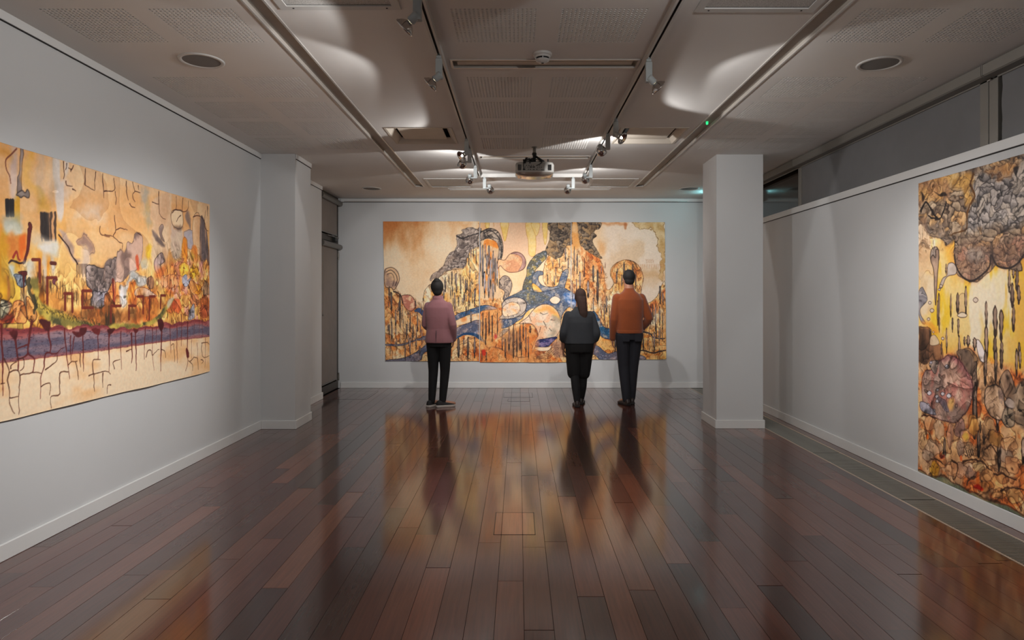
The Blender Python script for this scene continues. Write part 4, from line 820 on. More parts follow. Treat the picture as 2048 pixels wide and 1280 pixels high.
    s.c = np.clip(s.c + g[..., None], 0, 1)
    return s
# ---------------------------------------------------------------- room shell
def wbox(name, b, label=None, m=M_WALL):
    return struct(MB().box(*b).build(name, m), label)
wbox('wall_back', (-3.1, 3.4, BACK_Y, BACK_Y + .15, 0, CEIL), 'white back wall behind the three visitors')
wbox('wall_front', (-3.1, 3.4, FRONT_Y - .15, FRONT_Y, 0, CEIL), 'white wall behind the camera')
wbox('wall_left', (LEFT_X - .2, LEFT_X, FRONT_Y, 7.165, 0, CEIL), 'white left wall carrying the long painting')
wbox('wall_left', (LEFT_X - .2, -2.825, 7.6, 9.28, 0, CEIL), 'short white wall between left pillar and glass door')
wbox('wall_right', (RIGHT_X, RIGHT_X + .08, FRONT_Y, BACK_Y, 0, 2.470), 'white right wall stopping below the high windows')
wbox('pillar', (LEFT_X, -2.475, 7.165, 7.70, 0, CEIL), 'square white pillar against the left wall')
wbox('pillar', (2.198, 2.715, 7.195, 7.73, 0, CEIL), 'free standing square white pillar beside the floor grille')
wbox('wall_right_outer', (3.36, 3.46, FRONT_Y, BACK_Y, 0, 2.30), 'outer wall under the high windows')
wbox('wall_left_outer', (-3.16, -3.06, 9.28, BACK_Y, 0, CEIL), 'outer wall beyond the glass door', M_BLACK)

def skirt(name, segs):
    """segs: boxes in plan; each gets a small chamfered top."""
    mb = MB()
    for x0, x1, y0, y1 in segs: mb.box(x0, x1, y0, y1, 0, .0945, .003)
    return struct(mb.build(name, M_TRIM), 'white skirting board')
skirt('baseboard_back', [(-2.86, 3.115, BACK_Y - .015, BACK_Y)])
skirt('baseboard_left', [(LEFT_X, LEFT_X + .016, FRONT_Y, 7.165)])
skirt('baseboard_left', [(-2.825, -2.808, 7.715, 9.295), (-2.86, -2.808, 9.281, 9.296)])
skirt('baseboard_right', [(RIGHT_X - .016, RIGHT_X, FRONT_Y, BACK_Y - .016)])
skirt('baseboard_pillar', [(LEFT_X + .017, -2.459, 7.149, 7.165), (-2.475, -2.459, 7.166, 7.716), (-2.808, -2.459, 7.70, 7.716)])
skirt('baseboard_pillar', [(2.182, 2.731, 7.179, 7.195), (2.182, 2.198, 7.196, 7.746), (2.715, 2.731, 7.196, 7.746), (2.199, 2.714, 7.73, 7.746)])

def rail(name, x, d, y0, y1, z0=2.992, z1=CEIL, label='white hanging rail over a painted shadow line'):
    """hanging rail on a wall facing +x (d=1) or -x (d=-1)."""
    a, b = sorted((x, x + d * .014))
    o = struct(MB().box(a, b, y0, y1, z0, z1, .002).build(name, M_TRIM), label)
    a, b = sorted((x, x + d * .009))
    MB().box(a, b, y0, y1, z0 - .0055, z0).build('slot', M_SHADOW_GAP, o)  # thin strip coloured dark to draw the shadow line under the rail
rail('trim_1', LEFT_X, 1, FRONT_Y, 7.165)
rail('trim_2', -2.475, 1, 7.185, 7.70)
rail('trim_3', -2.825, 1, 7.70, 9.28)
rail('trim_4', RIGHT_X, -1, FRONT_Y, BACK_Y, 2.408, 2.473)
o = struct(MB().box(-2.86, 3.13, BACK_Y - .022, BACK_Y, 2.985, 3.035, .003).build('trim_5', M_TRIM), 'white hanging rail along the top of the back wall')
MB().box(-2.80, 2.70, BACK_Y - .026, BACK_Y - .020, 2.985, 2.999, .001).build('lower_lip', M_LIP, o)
MB().box(-2.86, 3.13, BACK_Y - .012, BACK_Y, 2.979, 2.985).build('slot', M_SHADOW_GAP, o)  # shade below the back rail, put in as a dark strip

# ---------------------------------------------------------------- ceiling: openings first
PX = [(-2.645, -2.17), (-2.045, -1.575), (-.383, .104), (.233, .719), (1.905, 2.375), (2.50, 2.975)]
PYS = [3.553 - .597 * k for k in range(1, 4)] + [3.553, 4.66, 5.257, 5.854, 6.451]
panels = [(a, b, y, y + .478) for a, b in PX for y in PYS]
chan = [(-1.472, -1.364, FRONT_Y + .3, 9.28), (1.668, 1.780, FRONT_Y + .3, 9.28)]
slots = [(-.449, .802, 4.32, 4.465), (-.439, .795, 7.27, 7.395), (-1.02, 1.335, 9.44, 9.545)]
diffs = [(-1.245, -.645, 6.065, 6.665), (.975, 1.575, 6.065, 6.665)]
grils = [(-1.29, -.66, 2.93, 3.543), (.985, 1.615, 2.955, 3.572)]
faccs = [(-1.262, -.66, 8.66, 9.31), (.99, 1.592, 8.66, 9.31)]
holes = panels + chan + slots + diffs + grils + faccs
xs = sorted({-3.1, 3.5} | {h[0] for h in holes} | {h[1] for h in holes}); ys = sorted({FRONT_Y - .1, BACK_Y + .1} | {h[2] for h in holes} | {h[3] for h in holes})
mb = MB(); idx = {}
def vid(x, y):
    if (x, y) not in idx: idx[(x, y)] = len(mb.v); mb.v.append((x, y, CEIL))
    return idx[(x, y)]
for i in range(len(xs) - 1):
    for j in range(len(ys) - 1):
        cx, cy = (xs[i] + xs[i + 1]) / 2, (ys[j] + ys[j + 1]) / 2
        if any(a < cx < b and c < cy < d for a, b, c, d in holes): continue
        mb.f.append((vid(xs[i], ys[j]), vid(xs[i], ys[j + 1]), vid(xs[i + 1], ys[j + 1]), vid(xs[i + 1], ys[j]))); mb.sm.append(False)
ceiling = struct(mb.build('ceiling', M_CEIL), 'white plasterboard ceiling with perforated squares')
MB().box(-3.2, 3.6, FRONT_Y - .15, BACK_Y + .15, CEIL + .14, CEIL + .2).build('slab_above', M_VOID, ceiling)

def perforated(w, d, n):
    """A board of n x n real round holes (w x d metres), edges at the origin."""
    v = []; f = []; px, py = w / n, d / n; r = .0072
    for i in range(n):
        for j in range(n):
            x, y = i * px, j * py; cx, cy = x + px / 2, y + py / 2; k = len(v)
            sq = [(x, y), (cx, y), (x + px, y), (x + px, cy), (x + px, y + py), (cx, y + py), (x, y + py), (x, cy)]
            v += [(a, b, 0) for a, b in sq]
            an = [math.radians(a) for a in (225, 270, 315, 0, 45, 90, 135, 180)]
            v += [(cx + r * math.cos(a), cy + r * math.sin(a), 0) for a in an] + [(cx + r * math.cos(a), cy + r * math.sin(a), .012) for a in an]
            for q in range(8):
                p = (q + 1) % 8
                f += [(k + p, k + q, k + 8 + q, k + 8 + p), (k + 8 + p, k + 8 + q, k + 16 + q, k + 16 + p)]
    me = bpy.data.meshes.new('perforated_panel'); me.from_pydata(v, [], f); me.materials.append(M_PANEL); me.update(); return me
pm = perforated(.478, .478, 20)
for a, b, c, d in panels:
    o = link('perforated_panel', pm, ceiling); o.location = (a, c, CEIL); o.scale = ((b - a) / .478, 1, 1)

# ---------------------------------------------------------------- floor: boards on a dark bed
M_WOOD = bpy.data.materials.new('jarrah_floorboard'); M_WOOD.use_nodes = True
nt = M_WOOD.node_tree; N = nt.nodes; P = N['Principled BSDF']; LK = nt.links.new
oi = N.new('ShaderNodeObjectInfo'); tc = N.new('ShaderNodeTexCoord'); ad = N.new('ShaderNodeVectorMath'); ad.operation = 'ADD'
cb = N.new('ShaderNodeCombineXYZ'); mu = N.new('ShaderNodeMath'); mu.operation = 'MULTIPLY'; mu.inputs[1].default_value = 37.0
LK(oi.outputs['Random'], mu.inputs[0]); LK(mu.outputs[0], cb.inputs[0]); LK(mu.outputs[0], cb.inputs[1])
LK(tc.outputs['Object'], ad.inputs[0]); LK(cb.outputs[0], ad.inputs[1])
mp = N.new('ShaderNodeMapping'); mp.inputs['Scale'].default_value = (46, 2.0, 4); LK(ad.outputs[0], mp.inputs[0])
nz = N.new('ShaderNodeTexNoise'); nz.inputs['Scale'].default_value = 1.6; nz.inputs['Detail'].default_value = 7; nz.inputs['Distortion'].default_value = .6; LK(mp.outputs[0], nz.inputs['Vector'])
rp = N.new('ShaderNodeValToRGB'); rp.color_ramp.elements[0].position = .32; rp.color_ramp.elements[1].position = .70
rp.color_ramp.elements[0].color = (.80, .78, .77, 1); rp.color_ramp.elements[1].color = (1.14, 1.14, 1.14, 1); LK(nz.outputs['Fac'], rp.inputs[0])
mx = N.new('ShaderNodeMix'); mx.data_type = 'RGBA'; mx.blend_type = 'MULTIPLY'; mx.inputs['Factor'].default_value = 1.0
LK(oi.outputs['Color'], mx.inputs['A']); LK(rp.outputs[0], mx.inputs['B']); LK(mx.outputs['Result'], P.inputs['Base Color'])
P.inputs['Roughness'].default_value = .24; P.inputs['Specular IOR Level'].default_value = .15
P.inputs['Coat Weight'].default_value = 1.0; P.inputs['Coat Roughness'].default_value = .12; P.inputs['Coat IOR'].default_value = 1.8
n2 = N.new('ShaderNodeTexNoise'); n2.inputs['Scale'].default_value = 3.0; n2.inputs['Detail'].default_value = 2; LK(ad.outputs[0], n2.inputs['Vector'])
mr = N.new('ShaderNodeMapRange'); mr.inputs['To Min'].default_value = .34; mr.inputs['To Max'].default_value = .46; LK(n2.outputs['Fac'], mr.inputs['Value']); LK(mr.outputs[0], P.inputs['Roughness'])
bp = N.new('ShaderNodeBump'); bp.inputs['Strength'].default_value = .04; bp.inputs['Distance'].default_value = .004; LK(nz.outputs['Fac'], bp.inputs['Height']); LK(bp.outputs[0], P.inputs['Normal'])

M_BED = mat('dark_floor_bed', (22, 15, 12), .9)
floor = struct(MB().box(-3.2, 3.5, FRONT_Y - .15, BACK_Y + .15, -.06, -.02).build('floor', M_BED), 'dark red polished timber floor of long boards')
BW, BX0 = .1313, .0237
GR0, GR1 = 2.738, 3.020                                   # the floor grille runs between these
TONES = [lin(c) for c in ((60, 24, 19), (76, 31, 23), (90, 40, 28), (102, 49, 33), (114, 59, 40), (128, 72, 48), (50, 22, 19))]
# butt joints read off the photograph: (x, y, tone of the board beyond, tone of the board on this side)
SEAMS = [(30, 1146, 2, 1), (84, 1174, 1, 3), (245, 1051, 2, 2), (282, 1088, 1, 2), (272, 1150, 1, 1), (315, 1198, 1, 3), (426, 1013, 1, 4), (455, 1118, 4, 3), (551, 1176, 5, 0), (583, 975, 0, 4), (712, 1095, 1, 0), (874, 1135, 2, 4),
         (820, 1055, 3, 2), (1281, 1180, 5, 2), (1180, 1193, 4, 1), (1356, 1127, 5, 1), (1466, 1216, 2, 4), (1419, 1083, 0, 4), (1455, 1029, 1, 3), (1569, 997, 1, 4), (1621, 1071, 4, 1), (1535, 1171, 2, 0), (1591, 1122, 1, 2), (1816, 1148, 2, 2),
         (1794, 1260, 2, 1), (1782, 1089, 2, 2), (1247, 1005, 2, 3), (1185, 1038, 3, 5), (1076, 1260, 3, 2), (1759, 998, 2, 3), (1942, 1133, 4, 3), (940, 1071, 2, 3), (1050, 1095, 3, 2), (700, 1034, 1, 2), (860, 895, 4, 3), (760, 990, 2, 1), (640, 1010, 0, 2)]
rnd = random.Random(11)
k0, k1 = math.ceil((LEFT_X - BX0) / BW) - 1, math.floor((GR0 - .01 - BX0) / BW)
joints = {}
for x, y, a, b in SEAMS:
    Y = F_PX * CAM_H / (y - 594.0); X = (x - 1037.5) * Y / F_PX
    joints.setdefault(math.floor((X - BX0) / BW), []).append((Y, a, b))
BOARD_Y0 = 2.3
cache = {}
def board_mesh(w, L):
    key = (round(w, 4), round(L, 2))
    if key not in cache:
        me = MB().box(-w / 2 + .0009, w / 2 - .0009, .0008, L - .0008, -.018, 0, .0004).mesh('floorboard'); me.materials.append(M_WOOD); cache[key] = me
    return cache[key]
def lay(x0, x1, cuts, tones):
    for (a, b), t in zip(zip(cuts[:-1], cuts[1:]), tones):
        L = round(b - a, 2)
        o = link('floorboard', board_mesh(x1 - x0, b - a), floor); o.location = ((x0 + x1) / 2, a, 0); o.scale = (1, (b - a) / L if L else 1, 1)
        g = rnd.uniform(.74, .98); c = TONES[t]
        o.color = (c[0] * g, c[1] * g * rnd.uniform(.95, 1.05), c[2] * g, 1)
rest = MB()
for k in range(k0, k1 + 1):
    x0, x1 = max(BX0 + k * BW, LEFT_X - .02), min(BX0 + (k + 1) * BW, GR0 - .002)
    if x1 - x0 < .02: continue
    known = sorted(joints.get(k, []))
    cuts = [(BOARD_Y0 - rnd.uniform(0, .5), None, None)] + known + [(BACK_Y, None, None)]
    full = [cuts[0]]
    for c in cuts[1:]:
        gap = c[0] - full[-1][0]
        if gap > 2.6:
            n = max(1, round(gap / 1.75)) - 1; st = full[-1][0]
            for q in range(n): full.append((st + gap * (q + 1 + rnd.uniform(-.22, .22)) / (n + 1), None, None))
        full.append(c)
    ts = []
    for q in range(len(full) - 1):
        t = full[q][1] if full[q][1] is not None else full[q + 1][2]
        ts.append(t if t is not None else rnd.choices(range(7), (3, 5, 5, 3, 1.5, .5, 2))[0])
    lay(x0, x1, [c[0] for c in full], ts)
    rest.box(x0 + .001, x1 - .001, FRONT_Y, full[0][0], -.018, 0, .001)
lay(GR1 + .004, RIGHT_X - .001, [BOARD_Y0, 4.1, 6.4, 8.3, BACK_Y], [2, 1, 2, 1])
rest.box(GR1 + .004, RIGHT_X - .001, FRONT_Y, BOARD_Y0, -.018, 0)
o = rest.build('floorboards_behind_camera', M_WOOD, floor); o['kind'] = 'stuff'; o.color = TONES[1] + (1,)

# ---------------------------------------------------------------- floor grille, section by section
slat = MB().box(GR0 + .012, GR1 - .012, -.0046, .0046, -.012, -.0008).mesh('slat'); slat.materials.append(M_SLAT)
secs = [(1.9, 3.30, 'nearest section, running out of the frame'), (3.30, 4.675, 'section beside the tall right painting'), (4.675, 6.08, 'section just past the edge of the right painting'), (6.08, 7.48, 'section ending beside the white pillar'), (7.48, 8.9, 'section behind the free standing pillar'), (8.9, BACK_Y - .02, 'section meeting the back wall')]
for i, (a, b, lab) in enumerate(secs):
    t = thing('floor_grille', 'long metal floor grille, ' + lab, 'grille', (0, a, 0), 'floor grille sections along the right wall')
    f_ = MB().box(GR0, GR0 + .012, a, b - .003, -.018, .0025, .001); f_.box(GR1 - .012, GR1, a, b - .003, -.018, .0025, .001); f_.build('edge_trim', M_BRASS, t, (0, a, 0))
    MB().box(GR0, GR1, a, b, -.0199, -.0185).build('tray', M_BLACK, t, (0, a, 0))
    n = int((b - a - .01) / .02)
    if 1 <= i <= 4:
        for q in range(n):
            o = link('slat', slat, t); o.location = (0, .01 + q * .02, 0)
    else:
        mb = MB()
        for q in range(n): mb.box(GR0 + .012, GR1 - .012, .0054 + q * .02, .0146 + q * .02, -.012, -.0008)
        o = mb.build('slats', M_SLAT, t); o['kind'] = 'stuff'

# ---------------------------------------------------------------- floor boxes
def floor_box(x0, x1, y0, y1, label, col, frame=M_BLACK, w=.0035):
    t = thing('floor_box', label, 'floor box', (x0, y0, 0), 'floor boxes let into the boards')
    MB().frame(x0, x1, y0, y1, -.002, .0014, w).build('rim', frame, t, (x0, y0, 0))
    ks = [x0 + w] + [BX0 + k * BW for k in range(-30, 30) if x0 + .01 < BX0 + k * BW < x1 - .01] + [x1 - w]
    for a, b in zip(ks[:-1], ks[1:]):
        o = MB().box(a + .0012, b - .0012, y0 + w, y1 - w, -.001, .0009, .0004).build('lid_plank', M_WOOD, t, (x0, y0, 0))
        g = rnd.uniform(.9, 1.1); o.color = tuple(c * g for c in lin(col)) + (1,)
floor_box(-.156, .103, 3.975, 4.385, 'square timber lid let into the middle of the floor, nearest the camera', (124, 68, 46))
floor_box(-.225, .205, 9.43, 9.86, 'timber floor box lid close to the back wall, straight below the painting', (84, 40, 30))
floor_box(-.155, .155, 9.06, 9.28, 'small timber flap just in front of the central far floor box', (88, 42, 30))
floor_box(-2.80, -2.17, 9.25, 10.02, 'wide timber hatch in the floor by the glass door', (76, 36, 27))
floor_box(2.22, 2.60, 9.27, 9.80, 'timber floor hatch half hidden by the free standing pillar', (70, 34, 26))
# ---------------------------------------------------------------- high windows of the right wall
for n, (a, b, lab) in enumerate(((7.47, BACK_Y - .01, 'far high window of bare dark glass'), (4.44, 7.47, 'middle high window behind a grey blind'), (FRONT_Y + .05, 4.44, 'near high window behind a grey blind')), 1):
    w = struct(thing('window_%d' % n, lab, 'window', (3.27, a, 2.30)))
    del w['category']
    og = (3.27, a, 2.30); mb = MB()
    for x in ((3.262, 3.32),):
        mb.box(x[0], x[1], a, b, 2.30, 2.36, .003); mb.box(x[0], x[1], a, b, 2.985, CEIL, .003)
        mb.box(x[0], x[1], a, a + .05, 2.36, 2.985, .003); mb.box(x[0], x[1], b - .05, b, 2.36, 2.985, .003)
    mb.build('window_frame', M_ALUD, w, og)
    MB().box(3.285, 3.293, a + .05, b - .05, 2.36, 2.985).build('pane', M_GLASS, w, og)
# mullion posts between them
for a, b, lab in ((7.40, 7.475, 'slim window post between glass and blind'), (4.36, 4.53, 'double window post between two blinds')):
    m = struct(MB().box(3.225, 3.262, a, (a + b) / 2 - .004, 2.35, 2.955, .003).box(3.225, 3.262, (a + b) / 2 + .004, b, 2.35, 2.955, .003).build('trim_6', M_CASS), lab)
def cassette(name, a, b, label, fab, x=3.14):
    t = thing(name, label, 'roller blind', (x, a, 2.95), 'roller blinds over the high windows')
    og = (x, a, 2.95)
    prof = [(x, 2.962), (x, 3.030), (x + .02, 3.040), (x + .09, 3.040), (x + .09, 2.954), (x + .012, 2.954)]
    MB().prism(prof, 'y', a + .002, b - .002).build('cassette', M_CASS, t, og)
    MB().prism([(p[0] + (.003 if p[0] > x + .05 else -.003), p[1] + (.002 if p[1] > 3 else -.003)) for p in prof], 'y', b - .010, b - .002).build('end_cap', M_CASS, t, og)
    MB().box(x + .085, x + .091, a, b, 2.942, 2.953).build('guide_strip', M_CASS, t, og)
    if fab:
        y0, y1 = fab; n = 60; R = []
        for i in range(n + 1):
            z = 2.955 - i * .55 / n
            e = .010 * (fbm(np.array([z * 9.0]), np.array([a]), 3, 3)[0] - .5) * 2
            R.append([(3.236, y0, z), (3.236, y1 - .004 + e, z), (3.2366, y1 - .004 + e, z), (3.2366, y0, z)])
        MB().loft(R, True, False).build('fabric', M_BLIND, t, og)
        MB().box(3.230, 3.243, y0, y1 - .004, 2.385, 2.41, .003).build('bottom_bar', M_CASS, t, og)
    return t
cassette('roller_blind', 7.438, BACK_Y - .02, 'rolled up blind box over the far high window', None)
b_ = cassette('roller_blind', 4.40, 7.438, 'grey roller blind drawn down between the two window posts', (4.535, 7.395))
cassette('roller_blind', FRONT_Y + .05, 4.395, 'grey roller blind drawn down at the right edge, nearest the camera', (FRONT_Y + .1, 4.34))
MB().box(3.205, 3.224, 4.402, 4.44, 2.936, 2.951, .004).build('bracket', M_CHROME, b_, (3.14, 4.40, 2.95))

# ---------------------------------------------------------------- glass door in the left corner
d = struct(thing('door_1', 'bronze framed glass door with taupe blinds in the left corner', 'door', (-2.90, 9.30, 0))); del d['category']
og = (-2.90, 9.30, 0); X0, X1 = -2.955, -2.895
mb = MB(); mb.box(X0, X1, 9.282, 9.335, 0, CEIL, .003); mb.box(X0, X1, 10.335, 10.388, 0, CEIL, .003); mb.box(X0, X1, 9.335, 10.335, 2.315, 2.41, .003); mb.box(X0, X1, 9.335, 10.335, 2.98, CEIL, .003)
mb.build('frame', M_ALUD, d, og)
leaf = MB(); leaf.box(X0 + .01, X1 + .008, 9.34, 9.41, .012, 2.31, .003); leaf.box(X0 + .01, X1 + .008, 10.26, 10.33, .012, 2.31, .003); leaf.box(X0 + .01, X1 + .008, 9.41, 10.26, .012, .13, .003); leaf.box(X0 + .01, X1 + .008, 9.41, 10.26, 2.22, 2.31, .003)
lf = leaf.build('door_leaf', M_ALUD, d, og)
MB().box(X0 + .03, X0 + .036, 9.41, 10.26, .13, 2.22).build('pane', M_GLASS, lf, og)
MB().box(X0 + .03, X0 + .036, 9.335, 10.335, 2.41, 2.98).build('transom_pane', M_GLASS, d, og)
for z in (.19, 2.12):
    MB().tube([(-2.880, 10.345, z - .06), (-2.880, 10.345, z + .06)], .013, 12).box(-2.897, -2.876, 10.31, 10.38, z - .035, z + .035, .003).build('hinge', M_ALU, d, og)
MB().box(-2.897, -2.845, 10.05, 10.20, 2.325, 2.385, .004).build('door_closer', M_BLACK, d, og)
MB().box(-2.897, -2.870, 9.75, 10.33, 2.388, 2.405, .003).build('closer_arm', M_ALU, d, og)
for lab, zt, zb, y0, y1, fx in (('taupe roller blind on the tall glass door leaf', 2.262, .16, 9.37, 10.34, -2.872), ('taupe roller blind over the pane above the glass door', 2.958, 2.42, 9.345, 10.365, -2.878)):
    t = thing('roller_blind', lab, 'roller blind', (-2.87, 9.35, zb), 'roller blinds on the glass door')
    og2 = (-2.87, 9.35, zb); r = .036
    MB().prism([(fx + .025 + r * math.cos(q * math.pi / 6), zt - .01 + .042 * math.sin(q * math.pi / 6)) for q in range(12)], 'y', y0, y1).build('cassette', M_ALU, t, og2)
    MB().box(fx - .002, fx, y0 + .07, y1 - .12, zb + .02, zt - .02).build('fabric', M_BLIND2, t, og2)
    MB().box(fx - .004, fx + .006, y0 + .07, y1 - .12, zb, zb + .022, .002).build('bottom_bar', M_ALU, t, og2)
    if zt < 2.5:
        MB().tube([(fx + .03, y0 + .04, 2.24), (fx + .026, y0 + .05, 1.6), (fx + .032, y0 + .02, 1.22)], .0028, 6).ball((fx + .032, y0 + .02, 1.20), .010, .010, .02, 8, 6).build('pull_chain', M_ALU, t, og2)

# ---------------------------------------------------------------- ceiling fittings
for (a, b, c, e), lab in zip(chan, ('long recessed ceiling channel left of the spotlight tracks', 'long recessed ceiling channel right of the spotlight tracks')):
    t = thing('ceiling_channel', lab, 'channel', (a, c, CEIL)); og = (a, c, CEIL)
    mb = MB(); mb.box(a, b, c, e, CEIL + .022, CEIL + .026); mb.box(a - .003, a, c, e, CEIL, CEIL + .026); mb.box(b, b + .003, c, e, CEIL, CEIL + .026); mb.box(a, b, e, e + .003, CEIL, CEIL + .026); mb.build('trough', M_CHAN, t, og)
    mb = MB(); mb.box(a - .012, a + .004, c, e + .012, CEIL - .007, CEIL - .0003, .002); mb.box(b - .004, b + .012, c, e + .012, CEIL - .007, CEIL - .0003, .002); mb.box(a, b, e - .004, e + .012, CEIL - .006, CEIL - .0003, .002); mb.build('lip', M_LIP, t, og)
    if a > 0:
        MB().lathe([(.001, 0), (.009, .002), (.011, .008), (.011, .03)], 14, Matrix.Translation((1.725, 5.93, CEIL - .006)), True).build('indicator_lamp', mat('green_indicator', (40, 200, 120), .3, emit=1.5), t, og)
for (a, b, c, e), lab in zip(slots, ('recessed ceiling slot beside the smoke detector', 'recessed ceiling slot just behind the projector', 'longest recessed ceiling slot, closest to the back wall')):
    t = thing('ceiling_slot', lab, 'vent', (a, c, CEIL), 'cross slots of the ceiling'); og = (a, c, CEIL)
    mb = MB(); mb.box(a, b, c, e, CEIL + .03, CEIL + .035); mb.box(a, b, c - .003, c, CEIL, CEIL + .055); mb.box(a, b, e, e + .003, CEIL, CEIL + .055); mb.box(a - .003, a, c, e, CEIL, CEIL + .055); mb.box(b, b + .003, c, e, CEIL, CEIL + .055); mb.build('trough', M_CHAN, t, og)
    MB().frame(a - .012, b + .012, c - .012, e + .012, CEIL - .007, CEIL - .0003, .016).build('lip', M_LIP, t, og)
    MB().box(a + .03, b - .03, (c + e) / 2 - .02, (c + e) / 2 + .045, CEIL + .006, CEIL + .012, .002).build('blade', M_PLATE, t, og)
for (a, b, c, e), lab in zip(diffs, ('square air diffuser with a dropped plate, left of the tracks', 'square air diffuser with a dropped plate, right of the tracks')):
    t = thing('air_diffuser', lab, 'air vent', (a, c, CEIL), 'square supply diffusers'); og = (a, c, CEIL)
    mb = MB(); o_, i_ = (a, b, c, e), (a + .05, b - .05, c + .05, e - .05)
    ring = lambda r, z: [(r[0], r[2], z), (r[1], r[2], z), (r[1], r[3], z), (r[0], r[3], z)]
    grow = lambda r, g: (r[0] - g, r[1] + g, r[2] - g, r[3] + g)
    mb.loft([ring(grow(o_, .02), CEIL - .0004), ring(grow(o_, .018), CEIL - .006), ring(o_, CEIL - .005), ring(i_, CEIL + .045), ring(i_, CEIL + .05)], False, False).build('frame', M_PLATE, t, og)
    MB().box(i_[0] - .01, i_[1] + .01, i_[2] - .01, i_[3] + .01, CEIL + .10, CEIL + .11).loft([ring(i_, CEIL + .05), ring(i_, CEIL + .10)], False, False).build('neck', M_VOID, t, og)
    p_ = grow(i_, -.035)
    MB().loft([ring(p_, CEIL + .030), ring(grow(p_, .002), CEIL + .024), ring(grow(p_, -.004), CEIL + .020)], True, False).build('plate', M_PLATE, t, og)
    for q in ((p_[0] + .05, p_[2] + .05), (p_[1] - .05, p_[2] + .05), (p_[0] + .05, p_[3] - .05), (p_[1] - .05, p_[3] - .05)):
        MB().tube([(q[0], q[1], CEIL + .03), (q[0], q[1], CEIL + .10)], .004, 6).build('hanger', M_ALU, t, og)
for (a, b, c, e), lab in zip(grils, ('meshed return air grille at the top edge, left of the tracks', 'meshed return air grille at the top edge, right of the tracks')):
    t = thing('air_grille', lab, 'air vent', (a, c, CEIL), 'return air grilles'); og = (a, c, CEIL)
    MB().frame(a - .015, b + .015, c - .015, e + .015, CEIL - .008, CEIL - .0004, .045).build('frame', M_TRACK, t, og)
    MB().box(a + .03, b - .03, c + .03, e - .03, CEIL + .002, CEIL + .006).build('mesh_screen', M_MESHV, t, og)
    for q in (a + .06, b - .06):
        MB().lathe([(.0005, 0), (.0055, .001), (.006, .003)], 10, Matrix.Translation((q, e - .008, CEIL - .0105)), True).build('screw', M_BLACK, t, og)
for (a, b, c, e), lab in zip(faccs, ('flush framed air grille by the back wall, left of the tracks', 'flush framed air grille by the back wall, right of the tracks')):
    t = thing('air_grille', lab, 'air vent', (a, c, CEIL), 'flush grilles near the back wall'); og = (a, c, CEIL)
    MB().frame(a - .012, b + .012, c - .012, e + .012, CEIL - .008, CEIL - .0004, .035).build('frame', M_TRACK, t, og)
    MB().box(a + .02, b - .02, c + .02, e - .02, CEIL + .003, CEIL + .006).build('mesh_screen', M_MESHV, t, og)
for x, y, lab in ((-2.124, 4.336, 'round ceiling speaker nearest the left wall and camera'), (2.447, 4.392, 'round ceiling speaker nearest the high windows and camera'), (-2.149, 9.45, 'round ceiling speaker in the far left corner'), (2.485, 9.45, 'round ceiling speaker in the far right corner')):
    t = thing('ceiling_speaker', lab, 'speaker', (x, y, CEIL), 'round ceiling speakers')
    MB().lathe([(.144, -.0003), (.143, -.006), (.136, -.009), (.122, -.008), (.118, -.004)], 40).build('rim', M_TRACK, t)
    MB().lathe([(.118, -.004), (.08, -.0062), (.04, -.0075), (.0005, -.008)], 40, None, True).build('grille', M_GREY, t)
t = thing('smoke_detector', 'round white smoke detector on the ceiling between the tracks', 'smoke detector', (.155, 4.215, CEIL))
MB().lathe([(.062, -.0003), (.062, -.012), (.058, -.016), (.052, -.018)], 32, None, True).build('base', M_TRACK, t)
MB().lathe([(.052, -.016), (.051, -.026), (.046, -.030)], 32).build('upper_ring', M_TRACK, t)
MB().lathe([(.040, -.028), (.040, -.042)], 32).build('sensing_gap', M_BLACK, t)
MB().lathe([(.046, -.040), (.043, -.046), (.030, -.056), (.014, -.060), (.010, -.062)], 32, None, True).build('cap', M_TRACK, t)
MB().lathe([(.010, -.0615), (.008, -.064), (.0005, -.0645)], 16, None, True).build('thermistor', M_BLACK, t)
for q in range(4):
    a = q * math.pi / 2 + .9
    MB().box(.040, .047, -.003, .003, -.045, -.026, 0, Matrix.Rotation(a + .67, 4, 'Z')).build('rib', M_TRACK, t)
t = thing('emergency_light', 'cyan emergency light on the ceiling behind the free standing pillar', 'light', (3.0, 9.72, CEIL))
MB().box(2.88, 3.02, 9.58, 9.86, CEIL - .15, CEIL - .0005, .006).build('housing', M_TRACK, t, (3.0, 9.72, CEIL))
MB().box(2.868, 2.879, 9.62, 9.82, CEIL - .12, CEIL - .006, .004).build('light_panel', mat('cyan_light_panel', (150, 236, 246), .4, emit=20.0), t, (3.0, 9.72, CEIL))

# ---------------------------------------------------------------- tracks
TZ = CEIL - .042
def track(name, label, a, b, along):
    t = thing(name, label, 'track', (a[0], a[1], CEIL), 'spotlight tracks'); og = (a[0], a[1], CEIL); w = .021
    def bx(mb, u0, u1, z0, z1, s0=0, s1=0):
        if along == 'y': return mb.box(a[0] + u0, a[0] + u1, a[1] + s0, b[1] - s1, z0, z1)
        return mb.box(a[0] + s0, b[0] - s1, a[1] + u0, a[1] + u1, z0, z1)
    mb = MB(); bx(mb, -w, -w + .004, TZ, CEIL - .0004); bx(mb, w - .004, w, TZ, CEIL - .0004); bx(mb, -w + .004, w - .004, CEIL - .006, CEIL - .0004); bx(mb, -w + .004, -.0075, TZ, TZ + .003); bx(mb, .0075, w - .004, TZ, TZ + .003)
    mb.build('rail', M_TRACK, t, og)
    mb = MB(); bx(mb, -w + .005, w - .005, CEIL - .018, CEIL - .007); mb.build('conductor', M_BLACK, t, og)
    return t
LX, RX = -.51, .842
track('light_track', 'white spotlight track left of the projector', (LX, FRONT_Y + .3, 0), (LX, 8.36, 0), 'y')
